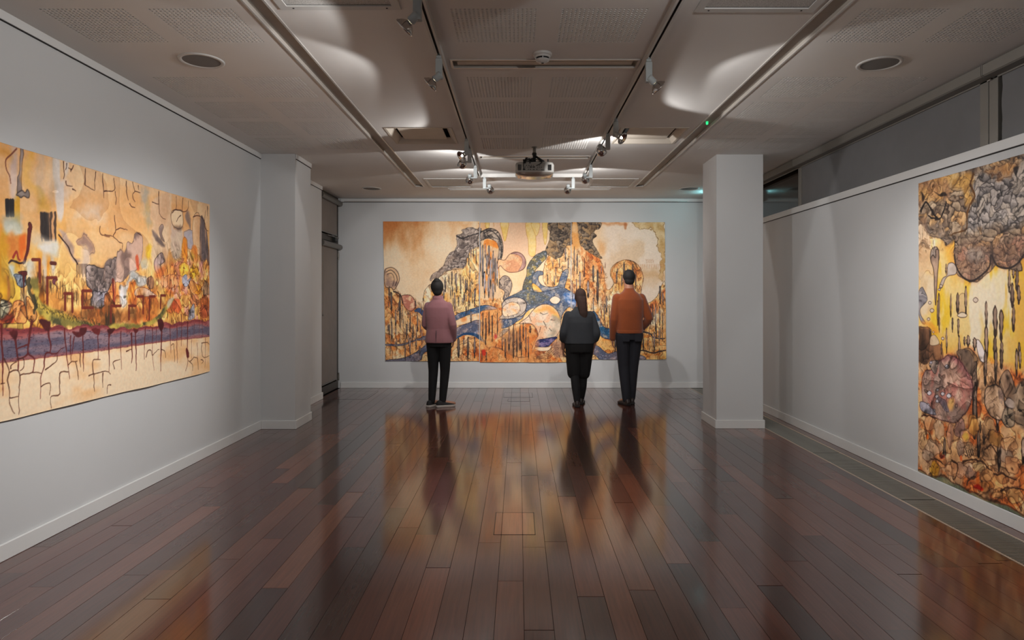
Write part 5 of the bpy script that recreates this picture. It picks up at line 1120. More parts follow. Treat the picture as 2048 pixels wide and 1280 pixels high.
track('light_track', 'white spotlight track right of the projector', (RX, FRONT_Y + .3, 0), (RX, 8.36, 0), 'y')
track('light_track', 'white cross track joining the two long tracks', (LX + .02, 8.34, 0), (RX - .02, 8.34, 0), 'x')

# ---------------------------------------------------------------- spotlights
sm_body = MB().box(-.021, .021, -.019, .019, -.150, -.022, .002).mesh('housing'); sm_body.materials.append(M_BODY)
sm_adap = MB().box(-.016, .016, -.016, .016, -.020, -.002, .002).lathe([(.009, .0), (.009, .012)], 10, None, True).mesh('adapter'); sm_adap.materials.append(M_BODY)
sm_hold = MB().lathe([(.001, .082), (.020, .080), (.023, .074), (.023, .030), (.020, .026), (.010, .024)], 20, None, True).mesh('lamp_holder'); sm_hold.materials.append(M_BODY)
sm_dish = MB().lathe([(.012, .024), (.022, .018), (.038, .006), (.050, -.010), (.052, -.014), (.0495, -.014), (.036, .003), (.020, .014), (.011, .019)], 28).mesh('reflector'); sm_dish.materials.append(M_CHROME)
sm_globe = MB().lathe([(.010, .040), (.024, .036), (.038, .024), (.047, .004), (.049, -.016), (.046, -.030), (.044, -.030), (.046, -.016), (.044, .004), (.035, .022), (.022, .033), (.009, .037)], 28).mesh('reflector'); sm_globe.materials.append(M_CHROME)
def _ring(r, z):
    me = MB().lathe([(r - .001, z + .004), (r + .003, z + .003), (r + .004, z - .004), (r, z - .006), (r - .003, z - .002)], 28).mesh('rim'); me.materials.append(M_CHROME); return me
sm_rings = _ring(.051, -.014), _ring(.045, -.030)
sm_bulb = MB().ball((0, 0, .004), .0105, .0105, .017, 12, 8).mesh('bulb'); sm_bulb.materials.append(M_GLOW)
sm_knuc = MB().tube([(-.034, 0, 0), (.034, 0, 0)], .010, 12).mesh('knuckle'); sm_knuc.materials.append(M_BODY)
def spotlight(label, x, y, side, aim, beam=1.0, spill=1.0, size=68, cone=130, drop=-.165, off=.026, globe=False):
    """side: which way the head sits off its housing; aim: the point it looks at."""
    t = thing('track_spotlight', label, 'spotlight', (x, y, TZ), 'spotlights on the tracks')
    link('adapter', sm_adap, t); link('housing', sm_body, t)
    if globe: off, drop = .066, -.150
    piv = Vector((side[0] * off, side[1] * off, drop + .02))
    k = link('knuckle', sm_knuc, t); k.location = (piv.x * .5, piv.y * .5, -.140)
    d = (Vector(aim) - (Vector((x, y, TZ)) + piv)).normalized()
    q = (-d).to_track_quat('Z', 'Y').to_euler()
    c = piv + d * .040
    hold = None
    for nm, me in (('lamp_holder', sm_hold), ('reflector', sm_globe if globe else sm_dish)):
        o = link(nm, me, t); o.location = c; o.rotation_euler = q
        if nm == 'reflector': hold = o
    for nm, me in (('rim', sm_rings[1 if globe else 0]), ('bulb', sm_bulb)): link(nm, me, hold)
    for nm, ang, bl, pw in (('beam', size, 1.0, LAMP_BEAM * beam), ('spill', cone, .07, LAMP_SPILL * spill)):
        L = bpy.data.lights.new(nm, 'SPOT'); L.energy = pw; L.spot_size = math.radians(ang); L.spot_blend = bl; L.shadow_soft_size = .022; L.color = LAMP_TINT
        lo = bpy.data.objects.new('lamp_' + nm, L); COL.objects.link(lo); lo.parent = t; lo.location = c + d * .036; lo.rotation_euler = q
    return t
spotlight('spotlight at the top edge of the left track, aimed at the left painting', LX, 3.26, (-1, 0), (LEFT_X, 4.1, .92))
spotlight('second spotlight from the camera on the left track, beside the smoke detector slot', LX, 4.14, (-.6, -.3), (LEFT_X, 4.95, .92))
spotlight('spotlight on the left track beside the square diffuser, its bright lamp face turned left', LX, 6.33, (-.5, -.5), (LEFT_X, 4.8, .95))
spotlight('chrome backed spotlight just below the lit one on the left track', LX, 6.72, (-1, 0), (-1.75, BACK_Y, 1.25), globe=True)
spotlight('chrome backed spotlight near the far end of the left track, turned away', LX, 7.62, (-1, 0), (-.85, BACK_Y, 1.25), globe=True)
spotlight('spotlight hanging from the cross track itself, near its left end', LX + .07, 8.34, (1, 0), (.0, BACK_Y, 1.25), globe=True, beam=.7, spill=.7)
spotlight('spotlight nearest the camera on the right track, aimed at the right painting', RX, 4.20, (1, -.2), (RIGHT_X, 5.0, .92))
spotlight('dazzling lit spotlight on the right track pointing towards the camera', RX, 5.62, (.6, -.6), (RIGHT_X, 4.0, .92))
spotlight('chrome backed spotlight just left of the dazzling one', RX, 6.12, (-1, .2), (2.05, BACK_Y, 1.25), globe=True)
spotlight('chrome backed spotlight near the far end of the right track, turned away', RX, 7.58, (-1, .2), (1.3, BACK_Y, 1.25), globe=True)
spotlight('lowest spotlight on the cross track, right of the projector', .70, 8.34, (-1, 0), (.5, BACK_Y, 1.25), globe=True, beam=.7, spill=.7)
# unseen spotlights added on the near tracks to brighten pillar fronts and ceiling
spotlight('added fill spotlight on the left track above the camera, out of the frame', LX, 2.1, (-1, 0), (LEFT_X, 3.0, .92))
spotlight('added fill spotlight on the right track above the camera, out of the frame', RX, 2.4, (1, 0), (2.5, 7.2, 1.3), beam=1.7, size=56)
spotlight('added fill spotlight on the left track behind the camera, turned to the front wall', LX, .4, (0, -1), (-1.2, FRONT_Y, 1.3), beam=2.2)
spotlight('added fill spotlight on the right track behind the camera, turned to the front wall', RX, .4, (0, -1), (1.5, FRONT_Y, 1.3), beam=2.2)

# ---------------------------------------------------------------- projector
M_PBODY = mat('pale_projector_shell', (186, 184, 178), .3, var=.03); M_PDARK = mat('projector_rear_panel', (150, 148, 143), .5, var=.06); M_PGLOSS = mat('glossy_projector_base', (186, 176, 164), .09, .55, var=.04)
c = Vector((.165, 6.84, 0)); zb, zt = 2.752, 2.862
t = thing('projector', 'grey ceiling projector with cables hanging under its black pole', 'projector', (c.x, c.y, CEIL)); og = (c.x, c.y, CEIL)
def rrect(w, d, z, r=.05, cx=c.x, cy=c.y, n=5):
    out = []
    for sx, sy, a0 in ((1, 1, 0), (-1, 1, 90), (-1, -1, 180), (1, -1, 270)):
        for k in range(n + 1):
            a = math.radians(a0 + 90 * k / n); out.append((cx + sx * (w / 2 - r) + r * math.cos(a), cy + sy * (d / 2 - r) + r * math.sin(a), z))
    return out
bd = MB().loft([rrect(.396, .30, zb), rrect(.404, .306, zb + .012), rrect(.404, .306, zt - .030), rrect(.385, .29, zt - .008), rrect(.33, .25, zt)], True, True).build('shell', M_PBODY, t, og)
MB().loft([rrect(.400, .302, zb + .006), rrect(.39, .295, zb - .010), rrect(.33, .25, zb - .026), rrect(.2, .17, zb - .036)], True, True).build('base_cover', M_PGLOSS, t, og)
yb = c.y - .153
pn = MB().box(c.x - .125, c.x + .105, yb - .003, yb + .02, zb + .010, zt - .012, .002).build('rear_panel', M_PDARK, t, og)
for sx in (-1, 1):
    v_ = MB()
    for q in range(9): v_.box(c.x + sx * .155 - .018 + q * .0042, c.x + sx * .155 - .0160 + q * .0042, yb - .003, yb + .03, zb + .016, zt - .034)
    v_.build('vent', M_BLACK, t, og)
for px_, pz, w, h in ((-.105, .095, .03, .016), (-.05, .094, .02, .014), (-.085, .066, .008, .008), (-.06, .066, .016, .006), (-.035, .066, .016, .006), (-.012, .066, .012, .006), (.015, .064, .006, .006), (.05, .064, .007, .007), (-.1, .048, .008, .008), (-.07, .048, .008, .008), (-.04, .05, .024, .012), (-.01, .05, .024, .012),
                      (.03, .047, .008, .007), (.05, .047, .008, .007), (.07, .047, .008, .007), (-.11, .026, .026, .014), (-.065, .026, .010, .008), (-.045, .026, .012, .008), (-.01, .024, .018, .007), (.022, .026, .010, .010), (.08, .02, .03, .006)):
    MB().box(c.x + px_ - w / 2, c.x + px_ + w / 2, yb - .0045, yb, zb + pz - h / 2, zb + pz + h / 2, .0008).build('port', M_BLACK, pn, og)
MB().lathe([(.030, CEIL - .0005), (.030, CEIL - .006), (.017, CEIL - .008), (.017, CEIL - .07)], 20, Matrix.Translation((c.x, c.y, 0)), True).build('ceiling_pole', M_ALU, t, og)
MB().lathe([(.022, CEIL - .062), (.024, CEIL - .066), (.024, CEIL - .086), (.018, CEIL - .09), (.017, CEIL - .15), (.03, CEIL - .175)], 20, Matrix.Translation((c.x, c.y, 0)), True).build('pole_clamp', M_BLACK, t, og)
mb = MB()
for ex, ey in ((-.11, -.08), (.12, -.08), (-.11, .09), (.12, .09)): mb.tube([(c.x, c.y, CEIL - .165), (c.x + ex * .6, c.y + ey * .6, CEIL - .166), (c.x + ex, c.y + ey, zt - .004)], .011, 8)
mb.build('mount_arms', M_BLACK, t, og)
for sx in (-.115, .14): MB().lathe([(.006, zt - .01), (.006, zt + .022), (.009, zt + .024), (.009, zt + .030)], 10, Matrix.Translation((c.x + sx, c.y - .10, 0)), True).build('levelling_screw', M_BLACK, t, og)
for pts, r in (([(c.x - .01, c.y - .01, CEIL - .12), (c.x - .06, c.y - .08, zt + .03), (c.x - .10, yb - .02, zt + .012), (c.x - .105, yb - .02, zb + .09)], .008), ([(c.x, c.y - .01, CEIL - .13), (c.x + .05, c.y - .10, zt + .02), (c.x + .075, yb - .018, zt - .015), (c.x + .05, yb - .02, zb + .075), (c.x + .02, yb - .004, zb + .066)], .0045),
               ([(c.x - .11, yb - .02, zb + .095), (c.x - .118, yb - .018, zb + .06), (c.x - .11, yb - .004, zb + .03)], .0035), ([(c.x + .015, c.y, CEIL - .1), (c.x + .06, c.y - .07, zt + .035), (c.x + .10, c.y - .06, zt + .012)], .012), ([(c.x - .02, c.y - .03, CEIL - .15), (c.x - .085, c.y - .10, zt + .04), (c.x - .10, c.y - .13, zt - .002)], .014)):
    MB().tube(pts, r, 8).build('cable', M_BLACK, t, og)
MB().tube([(c.x - .055, c.y - .1, zt + .055), (c.x - .09, c.y - .12, zt + .01)], .0022, 6).build('cable_tie', M_TRACK, t, og)
# ---------------------------------------------------------------- the three painted papers
M_PAINT = bpy.data.materials.new('ink_and_watercolour_on_paper'); M_PAINT.use_nodes = True
nt = M_PAINT.node_tree; N = nt.nodes; P = N['Principled BSDF']
at = N.new('ShaderNodeAttribute'); at.attribute_name = 'paint'
tc = N.new('ShaderNodeTexCoord'); nz = N.new('ShaderNodeTexNoise'); nz.inputs['Scale'].default_value = 45; nz.inputs['Detail'].default_value = 6
nt.links.new(tc.outputs['Object'], nz.inputs['Vector'])
rp = N.new('ShaderNodeValToRGB'); rp.color_ramp.elements[0].color = (.88, .87, .86, 1); rp.color_ramp.elements[1].color = (1.12, 1.12, 1.12, 1); rp.color_ramp.elements[0].position = .3; rp.color_ramp.elements[1].position = .7
nt.links.new(nz.outputs['Fac'], rp.inputs[0])
mx = N.new('ShaderNodeMix'); mx.data_type = 'RGBA'; mx.blend_type = 'MULTIPLY'; mx.inputs['Factor'].default_value = .45
nt.links.new(at.outputs['Color'], mx.inputs['A']); nt.links.new(rp.outputs[0], mx.inputs['B']); nt.links.new(mx.outputs['Result'], P.inputs['Base Color'])
P.inputs['Roughness'].default_value = .62; P.inputs['Specular IOR Level'].default_value = .3

def sheet(name, s, i0, i1, j0, j1, place, parent=None, seed=1, edge=(0, 0, 0, 0)):
    """A sheet of paper from columns i0:i1, rows j0:j1 of canvas s. place(x, z, d) -> world point d metres off the wall.
    edge: how far the left foot, left head, right foot and right head of the sheet run in."""
    X = s.X[j0:j1, i0:i1].copy(); Z = s.Y[j0:j1, i0:i1].copy(); C = s.c[j0:j1, i0:i1]
    ny, nx = X.shape
    a = np.linspace(0, 1, nx)[None, :]; b = np.linspace(0, 1, ny)[:, None]
    X += (edge[0] * (1 - b) + edge[1] * b) * np.clip(1 - a * 4, 0, 1) - (edge[2] * (1 - b) + edge[3] * b) * np.clip(1 - (1 - a) * 4, 0, 1)
    Z += .008 * (fbm(X * 3, X * 0 + seed, seed, 3) - .5) * np.abs(b - .5) * 2
    X += .008 * (fbm(Z * 3, Z * 0 + seed, seed + 3, 3) - .5) * np.abs(a - .5) * 2
    D = .006 + .010 * fbm(X * 1.6, Z * 1.6, seed + 7, 3) + .008 * np.clip(1 - b * 6, 0, 1) * fbm(X * 4, X * 0, seed + 9, 2)
    co = place(X, Z, D).reshape(-1, 3)
    idx = np.arange(ny * nx).reshape(ny, nx)
    q = np.stack([idx[:-1, :-1], idx[:-1, 1:], idx[1:, 1:], idx[1:, :-1]], -1).reshape(-1, 4)
    per = np.concatenate([idx[0, :], idx[1:, -1], idx[-1, -2::-1], idx[-2:0:-1, 0]])       # the cut edge turns back towards the wall
    pb = place(X.ravel()[per], Z.ravel()[per], D.ravel()[per] - .003); k = ny * nx
    nb = np.arange(len(per)) + k; qe = np.stack([per, np.roll(per, -1), np.roll(nb, -1), nb], -1)
    co = np.concatenate([co, pb]); faces = np.concatenate([q, qe])
    col = np.concatenate([C.reshape(-1, 3), np.full((len(per), 3), .80, np.float32)])
    col = col + (col * col * (3 - 2 * col) - col) * .45
    col = np.where(col <= .04045, col / 12.92, ((col + .055) / 1.055) ** 2.4)
    col = 1 - (1 - col) ** 1.3
    col = col * np.array([1.03, .945, 1.0])
    gr = col.mean(-1, keepdims=True); col = np.clip(gr + (col - gr) * 1.0, 0, .97)
    me = bpy.data.meshes.new(name)
    me.vertices.add(len(co)); me.vertices.foreach_set('co', co.astype(np.float32).ravel())
    me.loops.add(len(faces) * 4); me.loops.foreach_set('vertex_index', faces.astype(np.int32).ravel())
    me.polygons.add(len(faces)); me.polygons.foreach_set('loop_start', np.arange(0, len(faces) * 4, 4, dtype=np.int32)); me.polygons.foreach_set('loop_total', np.full(len(faces), 4, np.int32))
    me.update(calc_edges=True); me.validate()
    at_ = me.color_attributes.new('paint', 'FLOAT_COLOR', 'POINT')
    at_.data.foreach_set('color', np.concatenate([col, np.ones((len(col), 1))], 1).astype(np.float32).ravel())
    me.polygons.foreach_set('use_smooth', np.ones(len(faces), bool))
    me.materials.append(M_PAINT)
    return link(name, me, parent)
st3 = lambda a, b, c: np.stack(np.broadcast_arrays(a, b, c), -1)
cv = paint_back()
t = thing('paper_painting', 'wide three sheet ink painting of blue rivers and dripping orange cliffs on the back wall', 'painting', (0, BACK_Y, .42))
pl = lambda X, Z, D: st3(X, -D, Z - .42)
kk = 10.39 / 1295.0 / 3.41333
col_of = lambda tx: int(np.searchsorted(cv.x, (tx - 981.3) * kk)); row_of = lambda ty: int(np.searchsorted(cv.y, 1.46 + (593.9 - ty) * kk))
c1, c2 = col_of(713.5), col_of(1339.5)
sheet('paper_sheet', cv, 0, c1, row_of(1031), row_of(77), pl, t, 3, (.058, .016, 0, 0))
sheet('paper_sheet', cv, c1, c2, row_of(1041), row_of(86), pl, t, 5, (.002, .002, .001, .001))
sheet('paper_sheet', cv, c2, cv.nx, row_of(1021), row_of(82), pl, t, 7, (0, 0, .014, .038))
cv = paint_left()
o = sheet('paper_painting', cv, 0, cv.nx, 0, cv.ny, lambda X, Z, D: st3(D, X - 4.3, Z - .78), None, 9)
o.location = (LEFT_X, 4.3, .78); tag(o, 'long ink painting with cracked paper and a plum band on the left wall', 'painting')
cv = paint_right()
o = sheet('paper_painting', cv, 0, cv.nx, 0, cv.ny, lambda X, Z, D: st3(-D * .6, X - 4.2, Z - .1), None, 12)
o.location = (RIGHT_X, 4.2, .1); tag(o, 'tall ink painting of grey clouds over golden stalactites on the right wall', 'painting')
# ---------------------------------------------------------------- the three visitors, seen from behind
def remesh(name, mb, m, parent, voxel=.008, it=6):
    me = mb.mesh(name); tmp = bpy.data.objects.new(name, me); COL.objects.link(tmp)
    r = tmp.modifiers.new('r', 'REMESH'); r.mode = 'VOXEL'; r.voxel_size = voxel; r.use_smooth_shade = True
    s = tmp.modifiers.new('s', 'SMOOTH'); s.factor = .5; s.iterations = it
    dg = bpy.context.evaluated_depsgraph_get(); dg.update()
    out = bpy.data.meshes.new_from_object(tmp.evaluated_get(dg)); out.name = name
    bpy.data.objects.remove(tmp, do_unlink=True); bpy.data.meshes.remove(me)
    out.materials.clear(); out.materials.append(m)
    out.polygons.foreach_set('use_smooth', np.ones(len(out.polygons), bool))
    return link(name, out, parent)
def rings(mb, rows, n=28, p=2.4):
    """rows: (z, cx, cy, rx, ry) of superellipse sections."""
    R = []
    for z, cx, cy, rx, ry in rows:
        ring = []
        for k in range(n):
            a = 2 * math.pi * k / n; c, s = math.cos(a), math.sin(a)
            ring.append((cx + rx * math.copysign(abs(c) ** (2 / p), c), cy + ry * math.copysign(abs(s) ** (2 / p), s), z))
        R.append(ring)
    return mb.loft(R, True, True)
def limb(mb, pts, rad, n=14, sub=5):
    """rounded tapering limb through joints with rounded bends."""
    P_ = [Vector(p) for p in pts]; out = []; rr = []
    m = len(P_)
    for i in range(m - 1):
        a, b, c, d = P_[max(i - 1, 0)], P_[i], P_[i + 1], P_[min(i + 2, m - 1)]
        for k in range(sub):
            t = k / sub
            out.append(.5 * (2 * b + (c - a) * t + (2 * a - 5 * b + 4 * c - d) * t * t + (3 * b - a - 3 * c + d) * t ** 3) * .45 + (b + (c - b) * t) * .55); rr.append(rad[i] + (rad[i + 1] - rad[i]) * t)
    out.append(P_[-1]); rr.append(rad[-1])
    mb.tube(out, rr, n); mb.ball(out[0], rr[0], n=n); mb.ball(out[-1], rr[-1], n=n); return mb
def hand(mb, w, d, side, palm, curl=.5, k=1.0):
    """w wrist, d direction of the hand, side towards the thumb, palm the way the palm faces."""
    w, d, side, palm = Vector(w), Vector(d).normalized(), Vector(side).normalized(), Vector(palm).normalized()
    B_ = Matrix((side, palm, d)).transposed()
    mb.ball(w + d * .048 * k, .040 * k, .015 * k, .052 * k, 14, 10, B_)
    for i, (o_, L) in enumerate(((.030, .070), (.010, .080), (-.010, .074), (-.029, .058))):
        p = w + d * .082 * k + side * o_ * k; q = d.copy(); pts = [p - d * .02]
        for s_ in range(3):
            pts.append(p.copy()); a = curl * (s_ + .4) * .75; q = (d * math.cos(a) + palm * math.sin(a)); p = p + q * L * k / 3 * 1.05
        pts.append(p)
        mb.tube(pts, [.0088, .0086, .0080, .0074, .0062], 8); mb.ball(pts[-1], .0062, n=8, m=6)
    b = w + d * .022 * k + side * .024 * k
    mb.tube([b, b + side * .026 * k + d * .022 * k, b + side * .034 * k + d * .046 * k + palm * .008, b + side * .032 * k + d * .066 * k + palm * .018], [.013, .011, .0095, .0075], 8); mb.ball(b + side * .032 * k + d * .066 * k + palm * .018, .0075, n=8, m=6)
def head(mb, c, h, yaw=0, tilt=0):
    """head of height h centred at c, facing +y turned by yaw; returns the local frame."""
    M = Matrix.Translation(c) @ Matrix.Rotation(yaw, 4, 'Z') @ Matrix.Rotation(tilt, 4, 'Y'); q = h / .23
    R = []
    for z, y, rx, ry in ((-.115, .030, .022, .020), (-.105, .030, .040, .046), (-.085, .022, .054, .066), (-.055, .012, .063, .082), (-.02, .004, .070, .092), (.02, 0, .074, .096), (.055, -.004, .072, .094), (.085, -.008, .060, .080), (.105, -.010, .040, .055), (.115, -.010, .015, .022)):
        R.append([tuple(M @ Vector((rx * math.cos(2 * math.pi * k / 24) * q, (y + ry * math.sin(2 * math.pi * k / 24)) * q, z * q))) for k in range(24)])
    mb.loft(R, True, True)
    mb.tube([M @ Vector((0, .086 * q, .010 * q)), M @ Vector((0, .100 * q, -.012 * q)), M @ Vector((0, .108 * q, -.030 * q)), M @ Vector((0, .092 * q, -.038 * q))], [.008, .011, .014, .010], 10)
    for s_ in (-1, 1):
        mb.ball(M @ Vector((s_ * .075 * q, -.006 * q, -.008 * q)), .009, .017, .030, 10, 8, M.to_3x3())
        mb.ball(M @ Vector((s_ * .032 * q, .078 * q, .018 * q)), .018, .012, .008, 10, 6, M.to_3x3())
    mb.ball(M @ Vector((0, .080 * q, -.062 * q)), .024, .012, .007, 10, 6, M.to_3x3()); mb.ball(M @ Vector((0, .078 * q, -.072 * q)), .021, .012, .007, 10, 6, M.to_3x3())
    return M, q
def shoe(parent, heel, d, L, m_up, m_sole, laces=None, sole_h=.026):
    d = Vector((d[0], d[1], 0)).normalized(); s_ = Vector((d.y, -d.x, 0)); h_ = Vector((heel[0], heel[1], 0))
    W = ((0, .022), (.04, .031), (.15, .034), (.35, .033), (.55, .040), (.72, .047), (.86, .043), (.95, .030), (1, .012))
    ring = lambda z, g: [tuple(h_ + d * (t * L * (1 + g * .02) - g * .004) + s_ * (w + g * .003) + Vector((0, 0, z))) for t, w in W] + [tuple(h_ + d * (t * L * (1 + g * .02) - g * .004) - s_ * (w + g * .003) + Vector((0, 0, z))) for t, w in W[::-1]]
    sh = bpy.data.objects.new('shoe', None); sh.empty_display_size = .03
    up = MB(); R = []
    for t, w, hh in ((0.0, .020, .050), (.04, .029, .088), (.14, .033, .098), (.28, .034, .094), (.40, .035, .080), (.55, .040, .066), (.70, .046, .056), (.84, .043, .048), (.94, .031, .040), (1.0, .012, .030)):
        R.append([tuple(h_ + d * t * L + s_ * w * math.cos(math.pi * k / 10) + Vector((0, 0, sole_h - .004 + (hh - sole_h) * max(0, math.sin(math.pi * k / 10)) ** .7))) for k in range(11)])
    up.loft(R, False, True, closed=False).add([R[0][k] for k in range(11)], [tuple(range(11))]).add([R[-1][k] for k in range(11)], [tuple(range(11))])
    u = up.build('shoe', m_up, parent)
    MB().loft([ring(0.0005, 0), ring(.008, 1), ring(sole_h, 1), ring(sole_h + .003, 0)], True, False).build('sole', m_sole, u)
    if laces:
        mb = MB()
        for t in (.36, .44, .52):
            c_ = h_ + d * t * L; z = .082 - (t - .36) * .11
            mb.tube([c_ - s_ * .018 + Vector((0, 0, z - .003)), c_ + Vector((0, 0, z + .002)), c_ + s_ * .018 + Vector((0, 0, z - .003))], .003, 6)
        mb.build('laces', laces, u)
    return u
M_SKIN = mat('skin', (178, 128, 104), .55, var=.06, scale=14); M_SKIN2 = mat('skin_tanned', (168, 116, 92), .55, var=.06, scale=14)
M_HAIRB = mat('black_hair', (20, 16, 15), .8, var=.3, scale=50, stretch=(1, 1, .1)); M_HAIRD = mat('dark_brown_hair', (54, 33, 24), .85, var=.35, scale=40, stretch=(1, 1, .1))
M_PINK = mat('dusty_pink_cloth', (142, 94, 98), .85, var=.05, scale=6, bump=.15, bscale=30, sheen=.2); M_JEAN = mat('black_denim', (17, 17, 19), .85, var=.15, scale=20, bump=.1, bscale=40)
M_CHAR = mat('charcoal_jersey', (50, 52, 56), .9, var=.08, scale=6, bump=.2, bscale=24); M_CULO = mat('black_crepe', (14, 13, 14), .85, var=.1, scale=6, bump=.15, bscale=20)
M_RUST = mat('rust_orange_knit', (130, 60, 18), .95, var=.07, scale=8, bump=.25, bscale=60, sheen=.3); M_NAVY = mat('dark_navy_cotton', (26, 26, 34), .85, var=.12, scale=10, bump=.1, bscale=30)
M_SHOE = mat('black_knit_shoe', (24, 23, 24), .7, var=.15, scale=40); M_SOLE = mat('white_rubber_sole', (196, 188, 180), .6, var=.04); M_DSOLE = mat('dark_sole', (26, 22, 20), .6); M_BOOT = mat('dark_brown_leather', (40, 27, 22), .45, var=.15)
M_EYE = mat('dark_eye', (24, 18, 16), .2)
def eyes(M, q, body):
    for s_ in (-1, 1): MB().ball(M @ Vector((s_ * .032 * q, .086 * q, .010 * q)), .0085, n=10, m=8).build('eye', M_EYE, body)
def body_mesh(mb, g, S):
    """the figure under the clothes: g = girth factor, S = dict of joints."""
    rings(mb, [(z, cx, cy, rx * g * (.86 if rx > .07 else 1), ry * g * (.88 if rx > .07 else 1)) for z, cx, cy, rx, ry in S['torso']])
    for a in S['arms']: limb(mb, a, [.050 * g, .040 * g, .026])
    for l in S['legs']: limb(mb, l, [.080 * g, .054 * g, .038])
    for l, d in zip(S['legs'], S['feet']):
        a = Vector(l[-1]); dv = Vector((d[0], d[1], 0)).normalized(); limb(mb, [(a.x, a.y, .06), tuple(a + dv * .09 + Vector((0, 0, .045 - a.z))), tuple(a + dv * .16 + Vector((0, 0, .038 - a.z)))], [.034, .030, .022], sub=3)

# -- visitor in pink
t = thing('person', 'person in a dusty pink jacket and black jeans, standing left of the others', 'person', (-1.06, 8.62, 0), 'visitors looking at the back painting')
t.rotation_euler = (0, 0, math.radians(-8))
S = dict(torso=[(.80, 0, 0, .145, .10), (.90, 0, 0, .165, .118), (1.04, -.005, 0, .128, .095), (1.20, -.01, 0, .150, .108), (1.33, -.012, -.005, .165, .095), (1.395, -.012, -.008, .110, .066), (1.43, -.014, -.006, .052, .052), (1.52, -.018, .006, .049, .052)],
         arms=[[(-.146, 0, 1.335), (-.196, .02, 1.09), (-.12, .20, .99)], [(.122, 0, 1.335), (.200, -.05, 1.09), (.185, .045, .90)]],
         legs=[[(-.085, 0, .87), (-.088, .03, .47), (-.098, -.01, .075)], [(.080, 0, .87), (.070, .035, .47), (.048, -.005, .075)]], feet=[(.45, 1), (1, .55)])
mb = MB(); body_mesh(mb, .98, S); M, q = head(mb, Vector((-.028, .012, 1.575)), .222, math.radians(14), math.radians(-4))
hand(mb, (-.12, .20, .99), (.6, .8, -.1), (.2, .1, 1), (.8, -.5, 0), .8, .92); hand(mb, (.185, .045, .90), (-.15, .35, -1), (0, 1, .3), (-1, 0, 0), .5, .92)
bo = remesh('body', mb, M_SKIN, t, .007, 3); eyes(M, q, bo)
mb = MB(); rings(mb, [(.852, .004, -.004, .186, .136), (.90, 0, 0, .186, .138), (1.04, -.005, 0, .160, .122), (1.20, -.01, 0, .172, .128), (1.32, -.012, -.004, .172, .116), (1.385, -.012, -.008, .126, .086), (1.42, -.014, -.006, .084, .070), (1.455, -.015, 0, .066, .066)])
for a in S['arms']: limb(mb, a, [.060, .052, .041])
jk = remesh('jacket', mb, M_PINK, t, .008, 5)
rings(MB(), [(1.435, -.015, -.004, .074, .072), (1.475, -.016, .002, .068, .068)], 24).build('collar', M_PINK, jk)
MB().box(-.007, -.003, -.142, -.128, .86, 1.02).build('back_vent', M_CHAR, jk)
mb = MB(); rings(mb, [(.80, 0, 0, .150, .110), (.90, 0, 0, .166, .122), (.97, 0, 0, .150, .112)])
for l in S['legs']: limb(mb, l, [.094, .066, .046])
remesh('jeans', mb, M_JEAN, t, .008, 4)
shoe(t, (-.135, -.085), S['feet'][0], .255, M_SHOE, M_SOLE, M_SOLE); shoe(t, (-.022, -.062), S['feet'][1], .255, M_SHOE, M_SOLE, M_SOLE)
mb = MB(); mb.ball(M @ Vector((0, -.022, .022)), .086, .100, .106, 20, 14, M.to_3x3()); mb.ball(M @ Vector((0, -.055, -.035)), .064, .052, .066, 16, 10, M.to_3x3()); mb.ball(M @ Vector((0, -.062, .098)), .046, .048, .040, 16, 10, M.to_3x3())
remesh('hair', mb, M_HAIRB, t, .008, 4)

# -- visitor in charcoal, walking
t = thing('person', 'person with long dark hair in a charcoal top and black culottes, walking in the middle', 'person', (.815, 8.70, 0), 'visitors looking at the back painting')
t.rotation_euler = (0, 0, math.radians(6))
S = dict(torso=[(.74, 0, 0, .165, .125), (.84, 0, 0, .185, .140), (.97, 0, 0, .165, .125), (1.10, 0, 0, .172, .128), (1.22, 0, -.004, .178, .110), (1.275, 0, -.006, .120, .075), (1.31, .005, 0, .056, .056), (1.40, .012, .014, .052, .055)],
         arms=[[(-.150, 0, 1.205), (-.215, -.03, .98), (-.205, .09, .76)], [(.150, 0, 1.205), (.218, -.04, .98), (.195, .06, .76)]],
         legs=[[(-.088, 0, .80), (-.070, .02, .44), (-.052, -.10, .085)], [(.088, 0, .80), (.070, .07, .43), (.050, .13, .075)]], feet=[(.08, 1), (.25, 1)])
mb = MB(); body_mesh(mb, 1.0, S); M, q = head(mb, Vector((.018, .028, 1.455)), .215, math.radians(-10), math.radians(3))
hand(mb, (-.205, .09, .76), (.1, .35, -1), (.4, .9, .2), (1, -.2, 0), .6, .9); hand(mb, (.195, .06, .76), (-.1, .35, -1), (-.4, .9, .2), (-1, -.2, 0), .6, .9)
bo = remesh('body', mb, M_SKIN, t, .007, 3); eyes(M, q, bo)
mb = MB(); rings(mb, [(.835, 0, 0, .206, .160), (.90, 0, 0, .200, .155), (1.0, 0, 0, .192, .148), (1.12, 0, 0, .192, .146), (1.20, 0, -.004, .180, .128), (1.262, 0, -.006, .122, .092), (1.305, .004, -.002, .078, .070), (1.33, .006, .004, .066, .064)])
for a in S['arms']:
    e = Vector(a[1]); s_ = Vector(a[0]); w_ = Vector(a[2]); limb(mb, [a[0], tuple(e), tuple(e + (w_ - e) * .35)], [.068, .062, .058])
remesh('top', mb, M_CHAR, t, .008, 5)
mb = MB(); rings(mb, [(.72, 0, 0, .175, .135), (.82, 0, 0, .194, .150), (.92, 0, 0, .180, .140)])
for l in S['legs']:
    h_, k_, a_ = (Vector(p) for p in l); limb(mb, [l[0], tuple(h_ + (k_ - h_) * .55), tuple(k_ + Vector((0, 0, .0)))], [.108, .100, .092], sub=4)
remesh('culottes', mb, M_CULO, t, .009, 5)
mb = MB()
